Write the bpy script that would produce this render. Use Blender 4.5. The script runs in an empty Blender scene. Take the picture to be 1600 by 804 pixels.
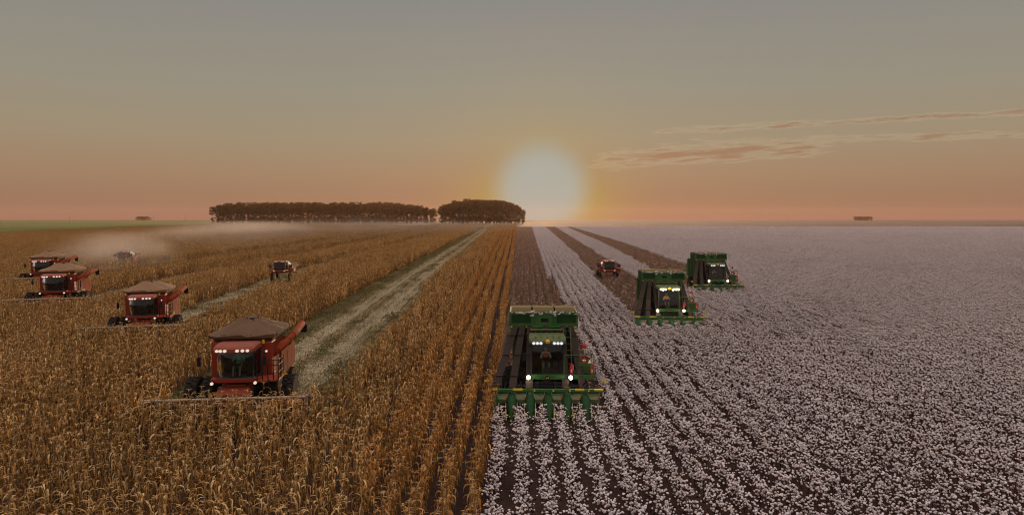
import bpy, bmesh, math, random
import numpy as np
from mathutils import Vector, Matrix, Quaternion
R = math.radians
PI = math.pi
scene = bpy.context.scene
COL = scene.collection

# ------------------------------------------------------------------ camera
FPX, CX, HY, CAM_H = 1067.0, 800.0, 340.0, 9.7
cam_data = bpy.data.cameras.new('camera')
cam = bpy.data.objects.new('camera', cam_data)
COL.objects.link(cam)
cam_data.sensor_width = 36.0
cam_data.lens = 36.0 * FPX / 1600.0
cam_data.clip_start = 0.5
cam_data.clip_end = 30000
cam.location = (0, 0, CAM_H)
cam.rotation_euler = (R(90) - math.atan(62.0 / FPX), 0, 0)
scene.camera = cam

# ------------------------------------------------------------------ view / render
vs = scene.view_settings
scene.display_settings.display_device = 'sRGB'
vs.view_transform = 'Standard'
vs.look = 'None'
vs.exposure = 0.0
vs.gamma = 1.0
vs.use_curve_mapping = False
cy = scene.cycles
cy.max_bounces = 6
cy.diffuse_bounces = 3
cy.glossy_bounces = 2
cy.transmission_bounces = 4
cy.volume_bounces = 1
cy.transparent_max_bounces = 10
cy.caustics_reflective = False
cy.caustics_refractive = False
cy.use_denoising = True
cy.pixel_filter_type = 'BLACKMAN_HARRIS'
cy.filter_width = 1.1
cy.use_adaptive_sampling = False
cy.sample_clamp_indirect = 4.0

# ------------------------------------------------------------------ sky and sun
SUN_DIR = Vector((0.043, 1.0, 0.040)).normalized()
SUN_EL = math.asin(SUN_DIR.z)
SUN_AZ = math.atan2(SUN_DIR.x, SUN_DIR.y)


def lin(r, g, b):
    def f(c):
        c /= 255.0
        return c / 12.92 if c <= 0.04045 else ((c + 0.055) / 1.055) ** 2.4
    return (f(r), f(g), f(b), 1.0)


class NT:
    """small helper for writing node trees"""
    def __init__(self, tree):
        self.t = tree
        self.n = tree.nodes
        self.l = tree.links

    def new(self, typ, **kw):
        nd = self.n.new(typ)
        for k, v in kw.items():
            setattr(nd, k, v)
        return nd

    def put(self, sock, v):
        if isinstance(v, bpy.types.NodeSocket):
            self.l.new(v, sock)
        elif v is not None:
            sock.default_value = v

    def math(self, op, a, b=None, c=None, clamp=False):
        nd = self.new('ShaderNodeMath', operation=op)
        nd.use_clamp = clamp
        self.put(nd.inputs[0], a)
        if b is not None: self.put(nd.inputs[1], b)
        if c is not None: self.put(nd.inputs[2], c)
        return nd.outputs[0]

    def vmath(self, op, a, b=None):
        nd = self.new('ShaderNodeVectorMath', operation=op)
        self.put(nd.inputs[0], a)
        if b is not None: self.put(nd.inputs[1], b)
        return nd

    def mix(self, fac, a, b, blend='MIX'):
        nd = self.new('ShaderNodeMix', data_type='RGBA', blend_type=blend)
        self.put(nd.inputs[0], fac)
        self.put(nd.inputs[6], a)
        self.put(nd.inputs[7], b)
        return nd.outputs[2]

    def ramp(self, fac, stops, interp='LINEAR'):
        nd = self.new('ShaderNodeValToRGB')
        cr = nd.color_ramp
        cr.interpolation = interp
        while len(cr.elements) < len(stops):
            cr.elements.new(0.5)
        for e, (p, c) in zip(cr.elements, stops):
            e.position = p
            e.color = c
        self.put(nd.inputs[0], fac)
        return nd.outputs[0]

    def smooth(self, v, a, b, lo=0.0, hi=1.0):
        nd = self.new('ShaderNodeMapRange', interpolation_type='SMOOTHSTEP')
        self.put(nd.inputs[0], v)
        nd.inputs[1].default_value = a
        nd.inputs[2].default_value = b
        nd.inputs[3].default_value = lo
        nd.inputs[4].default_value = hi
        return nd.outputs[0]

    def noise(self, vec, scale, detail=3.0, rough=0.55, dim='3D'):
        nd = self.new('ShaderNodeTexNoise', noise_dimensions=dim)
        self.put(nd.inputs['Vector'], vec)
        nd.inputs['Scale'].default_value = scale
        nd.inputs['Detail'].default_value = detail
        nd.inputs['Roughness'].default_value = rough
        return nd.outputs[0]


world = bpy.data.worlds.new('World')
scene.world = world
world.use_nodes = True
W = NT(world.node_tree)
W.n.clear()
out = W.new('ShaderNodeOutputWorld')
bg = W.new('ShaderNodeBackground')
W.l.new(bg.outputs[0], out.inputs[0])
WSTR = 0.1
bg.inputs[1].default_value = WSTR
tc = W.new('ShaderNodeTexCoord')
dirv = W.vmath('NORMALIZE', tc.outputs['Generated']).outputs[0]
sep = W.new('ShaderNodeSeparateXYZ')
W.l.new(dirv, sep.inputs[0])
dx, dy, dz = sep.outputs
zc = W.math('MAXIMUM', dz, 0.0)
sky = W.new('ShaderNodeTexSky', sky_type='NISHITA')
sky.sun_disc = False
sky.sun_elevation = SUN_EL
sky.sun_rotation = SUN_AZ
sky.dust_density = 2.0
# evening gradient by elevation (colours read off the photograph's sky)
S = 0.5
def c(r, g, b, k=1.0):
    q = lin(r, g, b)
    return (q[0] * S * k, q[1] * S * k, q[2] * S * k, 1)
grad = W.ramp(zc, [
    (0.000, c(151, 109, 93)),
    (0.022, c(153, 117, 93)),
    (0.060, c(161, 131, 104)),
    (0.110, c(159, 143, 118)),
    (0.180, c(151, 145, 129)),
    (0.250, c(145, 141, 132)),
    (0.320, c(136, 136, 134)),
    (0.550, c(155, 146, 140, 2.2)),
    (0.850, c(168, 162, 160, 3.2)),
    (1.000, c(168, 162, 160, 3.4)),
])
# the part of the sky opposite the sun, behind the camera: pink-grey and brighter, well above the horizon
grad = W.mix(1.0, grad, (2, 2, 2, 1), 'MULTIPLY')
back = W.smooth(dy, 0.15, -0.7, 0.0, 1.0)
grad = W.mix(W.math('MULTIPLY', back, 0.75), grad, (0.62, 0.56, 0.53, 1))
# clouds in gnomonic coordinates about the row direction
ys = W.math('MAXIMUM', dy, 0.05)
u = W.math('DIVIDE', dx, ys)
v = W.math('DIVIDE', dz, ys)
def band(u0, u1, v0, slope, half, su, sv, thr, seed):
    vc = W.math('MULTIPLY_ADD', W.math('SUBTRACT', u, u0), slope, v0)
    dv = W.math('SUBTRACT', v, vc)
    cmb = W.new('ShaderNodeCombineXYZ')
    W.put(cmb.inputs[0], W.math('MULTIPLY', u, su))
    W.put(cmb.inputs[1], W.math('MULTIPLY', dv, sv))
    cmb.inputs[2].default_value = seed
    nz = W.noise(cmb.outputs[0], 1.0, 9.0, 0.68)
    env = W.smooth(W.math('ABSOLUTE', dv), half, 0.0)
    e2 = W.math('MULTIPLY', W.smooth(u, u0, u0 + 0.08), W.smooth(u, u1, u1 - 0.12))
    e = W.math('MULTIPLY', env, e2)
    # value = noise pushed by envelope
    return W.math('SUBTRACT', W.math('MULTIPLY_ADD', e, 0.42, nz), thr)
b1 = band(0.075, 0.52, 0.078, 0.068, 0.030, 15, 190, 0.755, 1.3)
b2 = band(0.150, 1.10, 0.121, 0.054, 0.013, 17, 170, 0.82, 7.7)
b3 = band(0.20, 0.85, 0.105, 0.03, 0.018, 14, 150, 0.86, 4.1)
b4 = band(-0.475, -0.37, 0.258, 0.0, 0.014, 22, 120, 0.80, 9.2)
allb = W.math('MAXIMUM', W.math('MAXIMUM', b1, b2), W.math('MAXIMUM', b3, b4))
body = W.math('MULTIPLY', W.smooth(allb, 0.03, 0.24), 0.75)
rim = W.math('MULTIPLY', W.smooth(allb, -0.06, 0.05), W.smooth(allb, 0.17, 0.04))
thin = W.math('MULTIPLY', W.smooth(b4, 0.0, 0.1), 0.0)
grad = W.mix(W.math('MULTIPLY', rim, 0.42), grad, lin(184, 166, 136))
grad = W.mix(body, grad, lin(158, 116, 88))
# glow round the sun
dt = W.vmath('DOT_PRODUCT', dirv, tuple(SUN_DIR)).outputs[1]
ang = W.math('MULTIPLY', W.math('ARCCOSINE', W.math('MINIMUM', dt, 1.0)), 180 / PI)
wide = W.math('POWER', 2.718, W.math('MULTIPLY', ang, -0.11))
grad = W.mix(1.0, grad, W.mix(wide, (0, 0, 0, 1), (0.030, 0.024, 0.012, 1)), 'ADD')
mid = W.math('POWER', 2.718, W.math('MULTIPLY', W.math('POWER', W.math('DIVIDE', ang, 5.2), 2.0), -1.0))
low = W.smooth(v, 0.085, 0.015, 0.25, 1.0)
grad = W.mix(W.math('MULTIPLY', W.math('MULTIPLY', mid, low), 0.95), grad, lin(176, 158, 60))
core = W.smooth(ang, 5.0, 2.0)
grad = W.mix(core, grad, lin(162, 168, 160))
# blend of the physical sky with the evening gradient
scaled = W.mix(1.0, grad, (1 / WSTR, 1 / WSTR, 1 / WSTR, 1), 'MULTIPLY')
phys = W.mix(1.0, sky.outputs[0], (0.35, 0.35, 0.35, 1), 'MULTIPLY')
W.l.new(W.mix(0.04, scaled, phys), bg.inputs[0])

sun_data = bpy.data.lights.new('sun', 'SUN')
sun_data.energy = 2.8
sun_data.angle = R(0.53)
sun_data.color = (1.0, 0.66, 0.38)
sun = bpy.data.objects.new('sun', sun_data)
sun.rotation_euler = SUN_DIR.to_track_quat('Z', 'Y').to_euler()
sun.location = (30, 60, 60)
COL.objects.link(sun)


# ------------------------------------------------------------------ materials
def mat(name):
    m = bpy.data.materials.new(name)
    m.use_nodes = True
    t = NT(m.node_tree)
    t.n.clear()
    o = t.new('ShaderNodeOutputMaterial')
    return m, t, o


def principled(t, o, col, rough=0.6, metal=0.0, spec=0.5):
    p = t.new('ShaderNodeBsdfPrincipled')
    t.put(p.inputs['Base Color'], col)
    t.put(p.inputs['Roughness'], rough)
    t.put(p.inputs['Metallic'], metal)
    p.inputs['Specular IOR Level'].default_value = spec
    t.l.new(p.outputs[0], o.inputs[0])
    return p


def paint(name, col, rough=0.4, dust=0.35, dust_col=(0.30, 0.20, 0.13), scale=3.0, metal=0.0, spec=0.4):
    m, t, o = mat(name)
    tcn = t.new('ShaderNodeTexCoord')
    n1 = t.noise(tcn.outputs['Object'], scale, 6.0, 0.65)
    n2 = t.noise(tcn.outputs['Object'], scale * 9, 4.0, 0.6)
    f = t.math('MULTIPLY', t.smooth(n1, 0.36, 0.72), dust)
    f = t.math('ADD', f, t.math('MULTIPLY', t.smooth(n2, 0.55, 0.75), dust * 0.5), clamp=True)
    cc = t.mix(f, (*col, 1), (*dust_col, 1))
    rr = t.math('MULTIPLY_ADD', f, 0.4, rough, clamp=True)
    principled(t, o, cc, rr, metal, spec)
    return m


def emit(name, col, strength):
    m, t, o = mat(name)
    e = t.new('ShaderNodeEmission')
    e.inputs[0].default_value = (*col, 1)
    e.inputs[1].default_value = strength
    t.l.new(e.outputs[0], o.inputs[0])
    return m


def leafy(name, c1, c2, c3, trans=0.35, trans_col=None, spread=1.0):
    """dry leaf / tuft material: colour per leaf (attribute) and per plant (object random), some light shines through"""
    m, t, o = mat(name)
    at = t.new('ShaderNodeAttribute', attribute_name='tint')
    oi = t.new('ShaderNodeObjectInfo')
    f = t.math('ADD', t.math('MULTIPLY', at.outputs['Fac'], 0.75), t.math('MULTIPLY', oi.outputs['Random'], 0.25))
    cc = t.ramp(f, [(0.05, (*c1, 1)), (0.5, (*c2, 1)), (0.95, (*c3, 1))])
    d = t.new('ShaderNodeBsdfDiffuse')
    t.l.new(cc, d.inputs[0])
    tr = t.new('ShaderNodeBsdfTranslucent')
    t.l.new(t.mix(1.0, cc, (*(trans_col or (1, 0.8, 0.55)), 1), 'MULTIPLY'), tr.inputs[0])
    mx = t.new('ShaderNodeMixShader')
    mx.inputs[0].default_value = trans
    t.l.new(d.outputs[0], mx.inputs[1])
    t.l.new(tr.outputs[0], mx.inputs[2])
    t.l.new(mx.outputs[0], o.inputs[0])
    return m


def glass(name, tint=(0.66, 0.70, 0.66), rough=0.03):
    m, t, o = mat(name)
    tr = t.new('ShaderNodeBsdfTransparent')
    tr.inputs[0].default_value = (*tint, 1)
    g = t.new('ShaderNodeBsdfGlossy')
    g.inputs['Roughness'].default_value = rough
    g.inputs[0].default_value = (0.9, 0.92, 0.95, 1)
    fr = t.new('ShaderNodeFresnel')
    fr.inputs[0].default_value = 1.45
    mx = t.new('ShaderNodeMixShader')
    t.l.new(fr.outputs[0], mx.inputs[0])
    t.l.new(tr.outputs[0], mx.inputs[1])
    t.l.new(g.outputs[0], mx.inputs[2])
    t.l.new(mx.outputs[0], o.inputs[0])
    return m


def earth(name, stops, scale, bump=0.0, stretch=(1, 1, 1), rough=0.95, scale2=None):
    m, t, o = mat(name)
    tcn = t.new('ShaderNodeTexCoord')
    mp = t.new('ShaderNodeMapping')
    mp.inputs['Scale'].default_value = stretch
    t.l.new(tcn.outputs['Object'], mp.inputs[0])
    n1 = t.noise(mp.outputs[0], scale, 8.0, 0.62)
    n2 = t.noise(mp.outputs[0], scale2 or scale * 14, 5.0, 0.7)
    f = t.math('ADD', t.math('MULTIPLY', n1, 0.55), t.math('MULTIPLY', n2, 0.45))
    cc = t.ramp(f, stops)
    p = principled(t, o, cc, rough, 0, 0.15)
    if bump:
        b = t.new('ShaderNodeBump')
        b.inputs['Strength'].default_value = bump
        b.inputs['Distance'].default_value = 0.08
        t.l.new(n2, b.inputs['Height'])
        t.l.new(b.outputs[0], p.inputs['Normal'])
    return m


M = {}
M['green'] = paint('green_paint', (0.012, 0.112, 0.016), 0.45, 0.30, (0.16, 0.13, 0.07))
M['green_top'] = paint('dusty_green_paint', (0.045, 0.085, 0.02), 0.7, 0.75, (0.19, 0.155, 0.07))
M['green_dark'] = paint('dark_green_paint', (0.004, 0.045, 0.009), 0.55, 0.25, (0.06, 0.07, 0.03), 3.0, 0.0, 0.15)
M['yellow'] = paint('yellow_paint', (0.75, 0.50, 0.02), 0.45, 0.2, (0.35, 0.25, 0.1))
M['hood'] = paint('worn_hood_paint', (0.06, 0.10, 0.03), 0.55, 0.9, (0.20, 0.14, 0.08), 5)
M['duct'] = paint('brown_duct', (0.038, 0.026, 0.022), 0.75, 0.5, (0.07, 0.05, 0.04), 2, 0.0, 0.15)
M['lid'] = paint('tan_lid', (0.13, 0.080, 0.030), 0.95, 0.9, (0.085, 0.09, 0.028), 1.5, 0.0, 0.1)
M['black'] = paint('black_metal', (0.009, 0.009, 0.010), 0.6, 0.2, (0.045, 0.032, 0.025), 3.0, 0.0, 0.15)
M['interior'] = paint('cab_interior', (0.02, 0.022, 0.025), 0.7, 0.1)
M['rubber'] = paint('tyre_rubber', (0.013, 0.012, 0.012), 0.85, 0.5, (0.06, 0.042, 0.03), 4, 0.0, 0.1)
M['rim_yellow'] = paint('wheel_yellow', (0.55, 0.36, 0.03), 0.5, 0.5)
M['rim_grey'] = paint('wheel_grey', (0.30, 0.29, 0.28), 0.5, 0.5)
M['red'] = paint('red_paint', (0.27, 0.026, 0.011), 0.55, 0.4, (0.13, 0.048, 0.026), 2.0, 0.0, 0.18)
M['red_side'] = paint('dusty_sunset_lit_red_paint', (0.26, 0.040, 0.013), 0.75, 0.55, (0.15, 0.062, 0.025), 1.2, 0.0, 0.06)  # dusty red, with orange sunset light on the sides put into the colour
M['red_dark'] = paint('dark_red_paint', (0.07, 0.010, 0.012), 0.6, 0.5, (0.10, 0.06, 0.04))
M['orange'] = paint('orange_paint', (0.26, 0.034, 0.012), 0.55, 0.5, (0.15, 0.065, 0.032))
M['beam'] = paint('dusty_header_paint', (0.40, 0.31, 0.24), 0.6, 0.7, (0.34, 0.22, 0.15), 2)
M['tarp'] = paint('brown_tarp', (0.115, 0.058, 0.030), 0.9, 0.6, (0.19, 0.108, 0.062), 0.9)
M['tarp_tan'] = paint('tan_tarp', (0.23, 0.12, 0.06), 0.9, 0.5, (0.28, 0.165, 0.095), 0.8)
M['tarp_edge'] = paint('tarp_hem', (0.05, 0.035, 0.028), 0.9, 0.3)
M['grey'] = paint('grey_metal', (0.20, 0.20, 0.20), 0.45, 0.4)
M['pale'] = paint('pale_metal', (0.50, 0.46, 0.42), 0.5, 0.4)
M['tank'] = paint('tank_white', (0.65, 0.62, 0.58), 0.5, 0.4)
M['redlamp'] = paint('red_plastic', (0.55, 0.02, 0.02), 0.3, 0.1)
M['glass'] = glass('cab_glass')
M['glass_light'] = glass('sprayer_glass', (0.22, 0.22, 0.21), 0.15)
M['lamp'] = emit('lamp_white', (1.0, 0.93, 0.82), 2.2)
M['lamp_soft'] = emit('lamp_soft', (0.92, 0.92, 1.0), 0.85)
M['lamp_dim'] = emit('lamp_dim', (1.0, 0.78, 0.6), 0.42)
M['lamp_warm'] = emit('lamp_warm', (1.0, 0.78, 0.62), 0.85)
M['lamp_strong'] = emit('lamp_strong', (1.0, 0.92, 0.62), 12.0)
M['beacon'] = paint('amber_beacon', (0.70, 0.42, 0.02), 0.3, 0.05)
M['cotton'] = leafy('cotton_lint', (0.62, 0.51, 0.495), (0.82, 0.71, 0.695), (0.92, 0.84, 0.835), 0.18, (1, 0.95, 0.9))  # white lint tinted with the pink of the evening light
M['cotton_stalk'] = leafy('cotton_stalk', (0.035, 0.016, 0.013), (0.075, 0.032, 0.022), (0.15, 0.062, 0.035), 0.10)
M['stubble'] = leafy('cotton_stubble', (0.10, 0.05, 0.03), (0.26, 0.145, 0.09), (0.42, 0.27, 0.18), 0.2)
M['corn_leaf'] = leafy('dry_corn_leaf', (0.050, 0.025, 0.010), (0.36, 0.188, 0.062), (0.97, 0.68, 0.34), 0.32, (1.0, 0.78, 0.46))
M['corn_edge'] = leafy('dry_corn_leaf_backlit', (0.12, 0.055, 0.018), (0.44, 0.22, 0.072), (0.80, 0.48, 0.20), 0.36, (1.0, 0.74, 0.42))  # backlight on the border rows put into the leaf colour
M['corn_stalk'] = leafy('dry_corn_stalk', (0.14, 0.08, 0.03), (0.26, 0.155, 0.06), (0.36, 0.22, 0.09), 0.0)
M['straw'] = leafy('straw_bits', (0.20, 0.14, 0.07), (0.45, 0.355, 0.215), (0.74, 0.63, 0.44), 0.15, (1, 0.85, 0.6))
M['dull_straw'] = leafy('dull_straw_bits', (0.09, 0.06, 0.03), (0.20, 0.14, 0.065), (0.34, 0.26, 0.14), 0.15)
M['weed'] = leafy('green_weed', (0.05, 0.045, 0.016), (0.125, 0.108, 0.042), (0.24, 0.195, 0.085), 0.3, (1, 0.95, 0.4))
M['tree_leaf'] = leafy('tree_leaf', (0.016, 0.018, 0.008), (0.034, 0.034, 0.013), (0.06, 0.052, 0.02), 0.65, (4.0, 1.7, 0.35))
M['bark'] = paint('tree_bark', (0.06, 0.042, 0.03), 0.9, 0.3)
M['skin'] = paint('skin', (0.32, 0.17, 0.11), 0.6, 0.05)
M['vest'] = paint('orange_vest', (0.75, 0.13, 0.03), 0.7, 0.1)
M['white_cloth'] = paint('white_cloth', (0.65, 0.60, 0.55), 0.8, 0.1)
M['teal_cloth'] = paint('teal_cloth', (0.03, 0.28, 0.17), 0.8, 0.1)
M['trousers'] = paint('grey_green_cloth', (0.12, 0.16, 0.12), 0.8, 0.1)
M['dark_cloth'] = paint('dark_cloth', (0.03, 0.03, 0.04), 0.8, 0.1)
M['bird'] = paint('bird_feathers', (0.03, 0.025, 0.022), 0.9, 0.1)
M['wood'] = paint('pole_wood', (0.09, 0.065, 0.05), 0.9, 0.2)
M['soil'] = earth('soil', [(0.30, (0.020, 0.010, 0.008, 1)), (0.50, (0.046, 0.023, 0.017, 1)), (0.70, (0.085, 0.045, 0.032, 1))], 0.35, 0.6)
M['far_corn'] = earth('far_corn_cover', [(0.32, (0.09, 0.045, 0.018, 1)), (0.50, (0.15, 0.080, 0.032, 1)), (0.68, (0.22, 0.12, 0.055, 1))], 0.02, 0, (1, 0.35, 1), 0.95, 0.5)  # flat cover colour darkened to hold the shade among corn plants
M['far_cotton'] = earth('far_cotton_cover', [(0.34, (0.085, 0.050, 0.040, 1)), (0.50, (0.135, 0.088, 0.078, 1)), (0.66, (0.20, 0.145, 0.132, 1))], 0.02, 0, (1, 0.35, 1), 0.95, 0.6)  # cover colour lowered likewise for shade between the cotton plants
M['far_stubble'] = earth('far_stubble_cover', [(0.34, (0.10, 0.055, 0.035, 1)), (0.50, (0.17, 0.095, 0.062, 1)), (0.66, (0.24, 0.14, 0.095, 1))], 0.02, 0, (1, 0.35, 1), 0.95, 0.6)
M['green_field'] = earth('green_field', [(0.35, (0.075, 0.082, 0.015, 1)), (0.5, (0.12, 0.122, 0.024, 1)), (0.65, (0.18, 0.165, 0.04, 1))], 0.012, 0, (0.3, 1, 1), 0.95, 0.25)
M['far_land'] = earth('far_land', [(0.35, (0.07, 0.055, 0.035, 1)), (0.5, (0.11, 0.08, 0.05, 1)), (0.65, (0.16, 0.12, 0.07, 1))], 0.004, 0, (0.3, 1, 1), 0.95, 0.05)
M['chaff'] = earth('chaff_ground', [(0.36, (0.08, 0.055, 0.028, 1)), (0.49, (0.19, 0.145, 0.08, 1)), (0.62, (0.42, 0.35, 0.24, 1))], 0.7, 0.5, (1, 0.3, 1), 0.95, 6.0)
M['verge'] = earth('green_verge', [(0.36, (0.065, 0.05, 0.02, 1)), (0.5, (0.13, 0.10, 0.04, 1)), (0.64, (0.24, 0.18, 0.085, 1))], 0.6, 0.5, (1, 0.4, 1), 0.95, 5.0)


# ------------------------------------------------------------------ mesh helpers
class MB:
    """collects shapes in one bmesh and links it as one object"""
    def __init__(self):
        self.bm = bmesh.new()

    def _xf(self, verts, m):
        if m is not None:
            bmesh.ops.transform(self.bm, matrix=m, verts=verts)

    def box(self, c_, s_, rot=None, bev=0.0, seg=1):
        r = bmesh.ops.create_cube(self.bm, size=1.0)
        vs_ = r['verts']
        bmesh.ops.scale(self.bm, vec=s_, verts=vs_)
        if bev > 0:
            es = list({e for v_ in vs_ for e in v_.link_edges})
            g = bmesh.ops.bevel(self.bm, geom=es, offset=bev, segments=seg, affect='EDGES', profile=0.5)
            vs_ = list({v_ for f in g['faces'] for v_ in f.verts} | {v_ for v_ in vs_ if v_.is_valid})
        m = Matrix.Translation(c_)
        if rot is not None:
            m = m @ Matrix.Rotation(rot[2], 4, 'Z') @ Matrix.Rotation(rot[1], 4, 'Y') @ Matrix.Rotation(rot[0], 4, 'X')
        self._xf(vs_, m)
        return self

    def bar(self, p0, p1, w, h=None, up=(0, 0, 1)):
        """square bar from p0 to p1"""
        p0, p1 = Vector(p0), Vector(p1)
        h = h or w
        d = (p1 - p0)
        L = d.length
        d.normalize()
        u_ = Vector(up)
        if abs(d.dot(u_)) > 0.98: u_ = Vector((0, 1, 0))
        x = d.cross(u_).normalized()
        y = x.cross(d).normalized()
        vv = []
        for pp in (p0, p1):
            for a, b in ((-1, -1), (1, -1), (1, 1), (-1, 1)):
                vv.append(self.bm.verts.new(pp + x * a * w / 2 + y * b * h / 2))
        q = vv
        for f in ((3, 2, 1, 0), (4, 5, 6, 7), (0, 1, 5, 4), (1, 2, 6, 5), (2, 3, 7, 6), (3, 0, 4, 7)):
            self.bm.faces.new([q[i] for i in f])
        return self

    def tube(self, pts, r, n=8, r1=None, cap=True):
        pts = [Vector(p) for p in pts]
        k = len(pts)
        rings = []
        prevx = None
        for i, p in enumerate(pts):
            d = (pts[min(i + 1, k - 1)] - pts[max(i - 1, 0)]).normalized()
            if prevx is None:
                u_ = Vector((0, 0, 1)) if abs(d.z) < 0.95 else Vector((0, 1, 0))
                x = d.cross(u_).normalized()
            else:
                x = (prevx - d * prevx.dot(d)).normalized()
            prevx = x
            y = d.cross(x)
            rr = r if r1 is None else r + (r1 - r) * i / (k - 1)
            rings.append([self.bm.verts.new(p + x * math.cos(2 * PI * j / n) * rr + y * math.sin(2 * PI * j / n) * rr) for j in range(n)])
        for a, b in zip(rings, rings[1:]):
            for j in range(n):
                self.bm.faces.new((a[j], a[(j + 1) % n], b[(j + 1) % n], b[j]))
        if cap:
            self.bm.faces.new(rings[0][::-1])
            self.bm.faces.new(rings[-1])
        return self

    def loft(self, rings, cap=True, closed=True):
        rr = [[self.bm.verts.new(p) for p in ring] for ring in rings]
        n = len(rr[0])
        for a, b in zip(rr, rr[1:]):
            for j in range(n if closed else n - 1):
                self.bm.faces.new((a[j], a[(j + 1) % n], b[(j + 1) % n], b[j]))
        if cap and closed:
            self.bm.faces.new(rr[0][::-1])
            self.bm.faces.new(rr[-1])
        return self

    def prism(self, poly, x0, x1):
        """polygon of (y,z) extruded along x"""
        return self.loft([[(x0, y, z) for y, z in poly], [(x1, y, z) for y, z in poly]])

    def lathe_x(self, prof, c_, n=24):
        """profile (x, r) turned round an axis parallel to x"""
        rings = []
        for x, r in prof:
            rings.append([(c_[0] + x, c_[1] + r * math.cos(2 * PI * j / n), c_[2] + r * math.sin(2 * PI * j / n)) for j in range(n)])
        return self.loft(rings)

    def torus(self, c_, r, t, axis='y', n=20, k=8):
        pts = []
        rings = []
        for i in range(n):
            a = 2 * PI * i / n
            ring = []
            for j in range(k):
                b = 2 * PI * j / k
                q = (r + t * math.cos(b))
                x, y, z = q * math.cos(a), t * math.sin(b), q * math.sin(a)
                if axis == 'z': x, y, z = x, z, y
                if axis == 'x': x, y, z = y, x, z
                ring.append(self.bm.verts.new((c_[0] + x, c_[1] + y, c_[2] + z)))
            rings.append(ring)
        for i in range(n):
            a, b = rings[i], rings[(i + 1) % n]
            for j in range(k):
                self.bm.faces.new((a[j], a[(j + 1) % k], b[(j + 1) % k], b[j]))
        return self

    def disc(self, c_, r, depth, axis='y', n=16, sx=1.0):
        """short cylinder"""
        c_ = Vector(c_)
        rings = []
        for s in (-0.5, 0.5):
            ring = []
            for j in range(n):
                a = 2 * PI * j / n
                p, q = r * math.cos(a) * sx, r * math.sin(a)
                if axis == 'y': ring.append(c_ + Vector((p, depth * s, q)))
                elif axis == 'z': ring.append(c_ + Vector((p, q, depth * s)))
                else: ring.append(c_ + Vector((depth * s, p, q)))
            rings.append(ring)
        return self.loft(rings)

    def ball(self, c_, s_, sub=2):
        r = bmesh.ops.create_icosphere(self.bm, subdivisions=sub, radius=1.0)
        self._xf(r['verts'], Matrix.Translation(c_) @ Matrix.Diagonal((*s_, 1)))
        return self

    def build(self, name, m, parent=None, smooth=False):
        bmesh.ops.recalc_face_normals(self.bm, faces=self.bm.faces)
        me = bpy.data.meshes.new(name)
        self.bm.to_mesh(me)
        self.bm.free()
        me.materials.append(m)
        if smooth:
            me.polygons.foreach_set('use_smooth', [True] * len(me.polygons))
            me.set_sharp_from_angle(angle=R(38))
        o = bpy.data.objects.new(name, me)
        COL.objects.link(o)
        if parent is not None:
            o.parent = parent
        return o


def tag(o, label=None, cat=None, group=None, kind=None):
    if label: o['label'] = label
    if cat: o['category'] = cat
    if group: o['group'] = group
    if kind: o['kind'] = kind
    return o


def empty(name, loc=(0, 0, 0), rz=0.0):
    o = bpy.data.objects.new(name, None)
    o.empty_display_size = 0.5
    COL.objects.link(o)
    o.location = loc
    o.rotation_euler = (0, 0, rz)
    return o


def copy_tree(o, parent=None):
    cpy = o.copy()
    COL.objects.link(cpy)
    if parent is not None:
        cpy.parent = parent
    for ch in list(o.children):
        copy_tree(ch, cpy)
    return cpy


def ground_at(px, py, z=0.0):
    """metres on the ground for a place measured on the photograph"""
    s = (py - HY) / (CAM_H - z)
    return ((px - CX) / s, FPX / s)


# ------------------------------------------------------------------ the land
def sheet(name, pts, z, m, kind='structure'):
    me = bpy.data.meshes.new(name)
    me.from_pydata([(x, y, z) for x, y in pts], [], [tuple(range(len(pts)))])
    me.materials.append(m)
    o = bpy.data.objects.new(name, me)
    COL.objects.link(o)
    o['kind'] = kind
    return o


GR = 3000
mb = MB()
r_ = bmesh.ops.create_grid(mb.bm, x_segments=60, y_segments=60, size=GR)
ground = mb.build('ground', M['soil'])
ground['kind'] = 'structure'

CORN_END = [(-293, 391), (-355, 632), (-453, 966), (-523, 1174), (-600, 1400)]   # far edge of the corn, to the left


def corn_left(y):
    for (x0, y0), (x1, y1) in zip(CORN_END, CORN_END[1:]):
        if y0 <= y <= y1: return x0 + (x1 - x0) * (y - y0) / (y1 - y0)
    return -293 + (y - 391) * 0.3 if y < 391 else -600


def corn_end(x):
    if x > CORN_END[0][0]: return 1e9
    for (x0, y0), (x1, y1) in zip(CORN_END, CORN_END[1:]):
        if x1 <= x <= x0:
            return 1e9
    return 0.0


def corn_edge_x(d): return -1.20 + 0.0085 * d           # the line between corn and cotton
def strip1(d):
    m = -0.028 * min(d, 110) - 0.016 * max(d - 110, 0)
    return (-17.3 + m, -8.4 + m)     # cut strip behind the nearest combine
def strip_line(x0, d0, m1, half):
    def f(d):
        q = min(d, 110) - d0
        xx = x0 + m1 * q - 0.025 * max(d - 110, 0)
        return (xx - half, xx + half)
    return f


COMBINES = [  # x, y(header), yaw deg, scale
    (-12.9, 30.2, 6.5, 1.00),
    (-28.2, 50.8, 15.0, 1.00),
    (-45.9, 67.0, 17.0, 1.08),
    (-63.0, 90.0, 17.0, 1.10),
]
STRIPS = [(strip1, 33.0),
          (strip_line(-28.6, 50.8, -0.13, 2.4), 53.0),
          (strip_line(-46.5, 67.0, -0.13, 3.2), 69.5),
          (strip_line(-64.0, 90.0, -0.13, 3.6), 92.5)]

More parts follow.
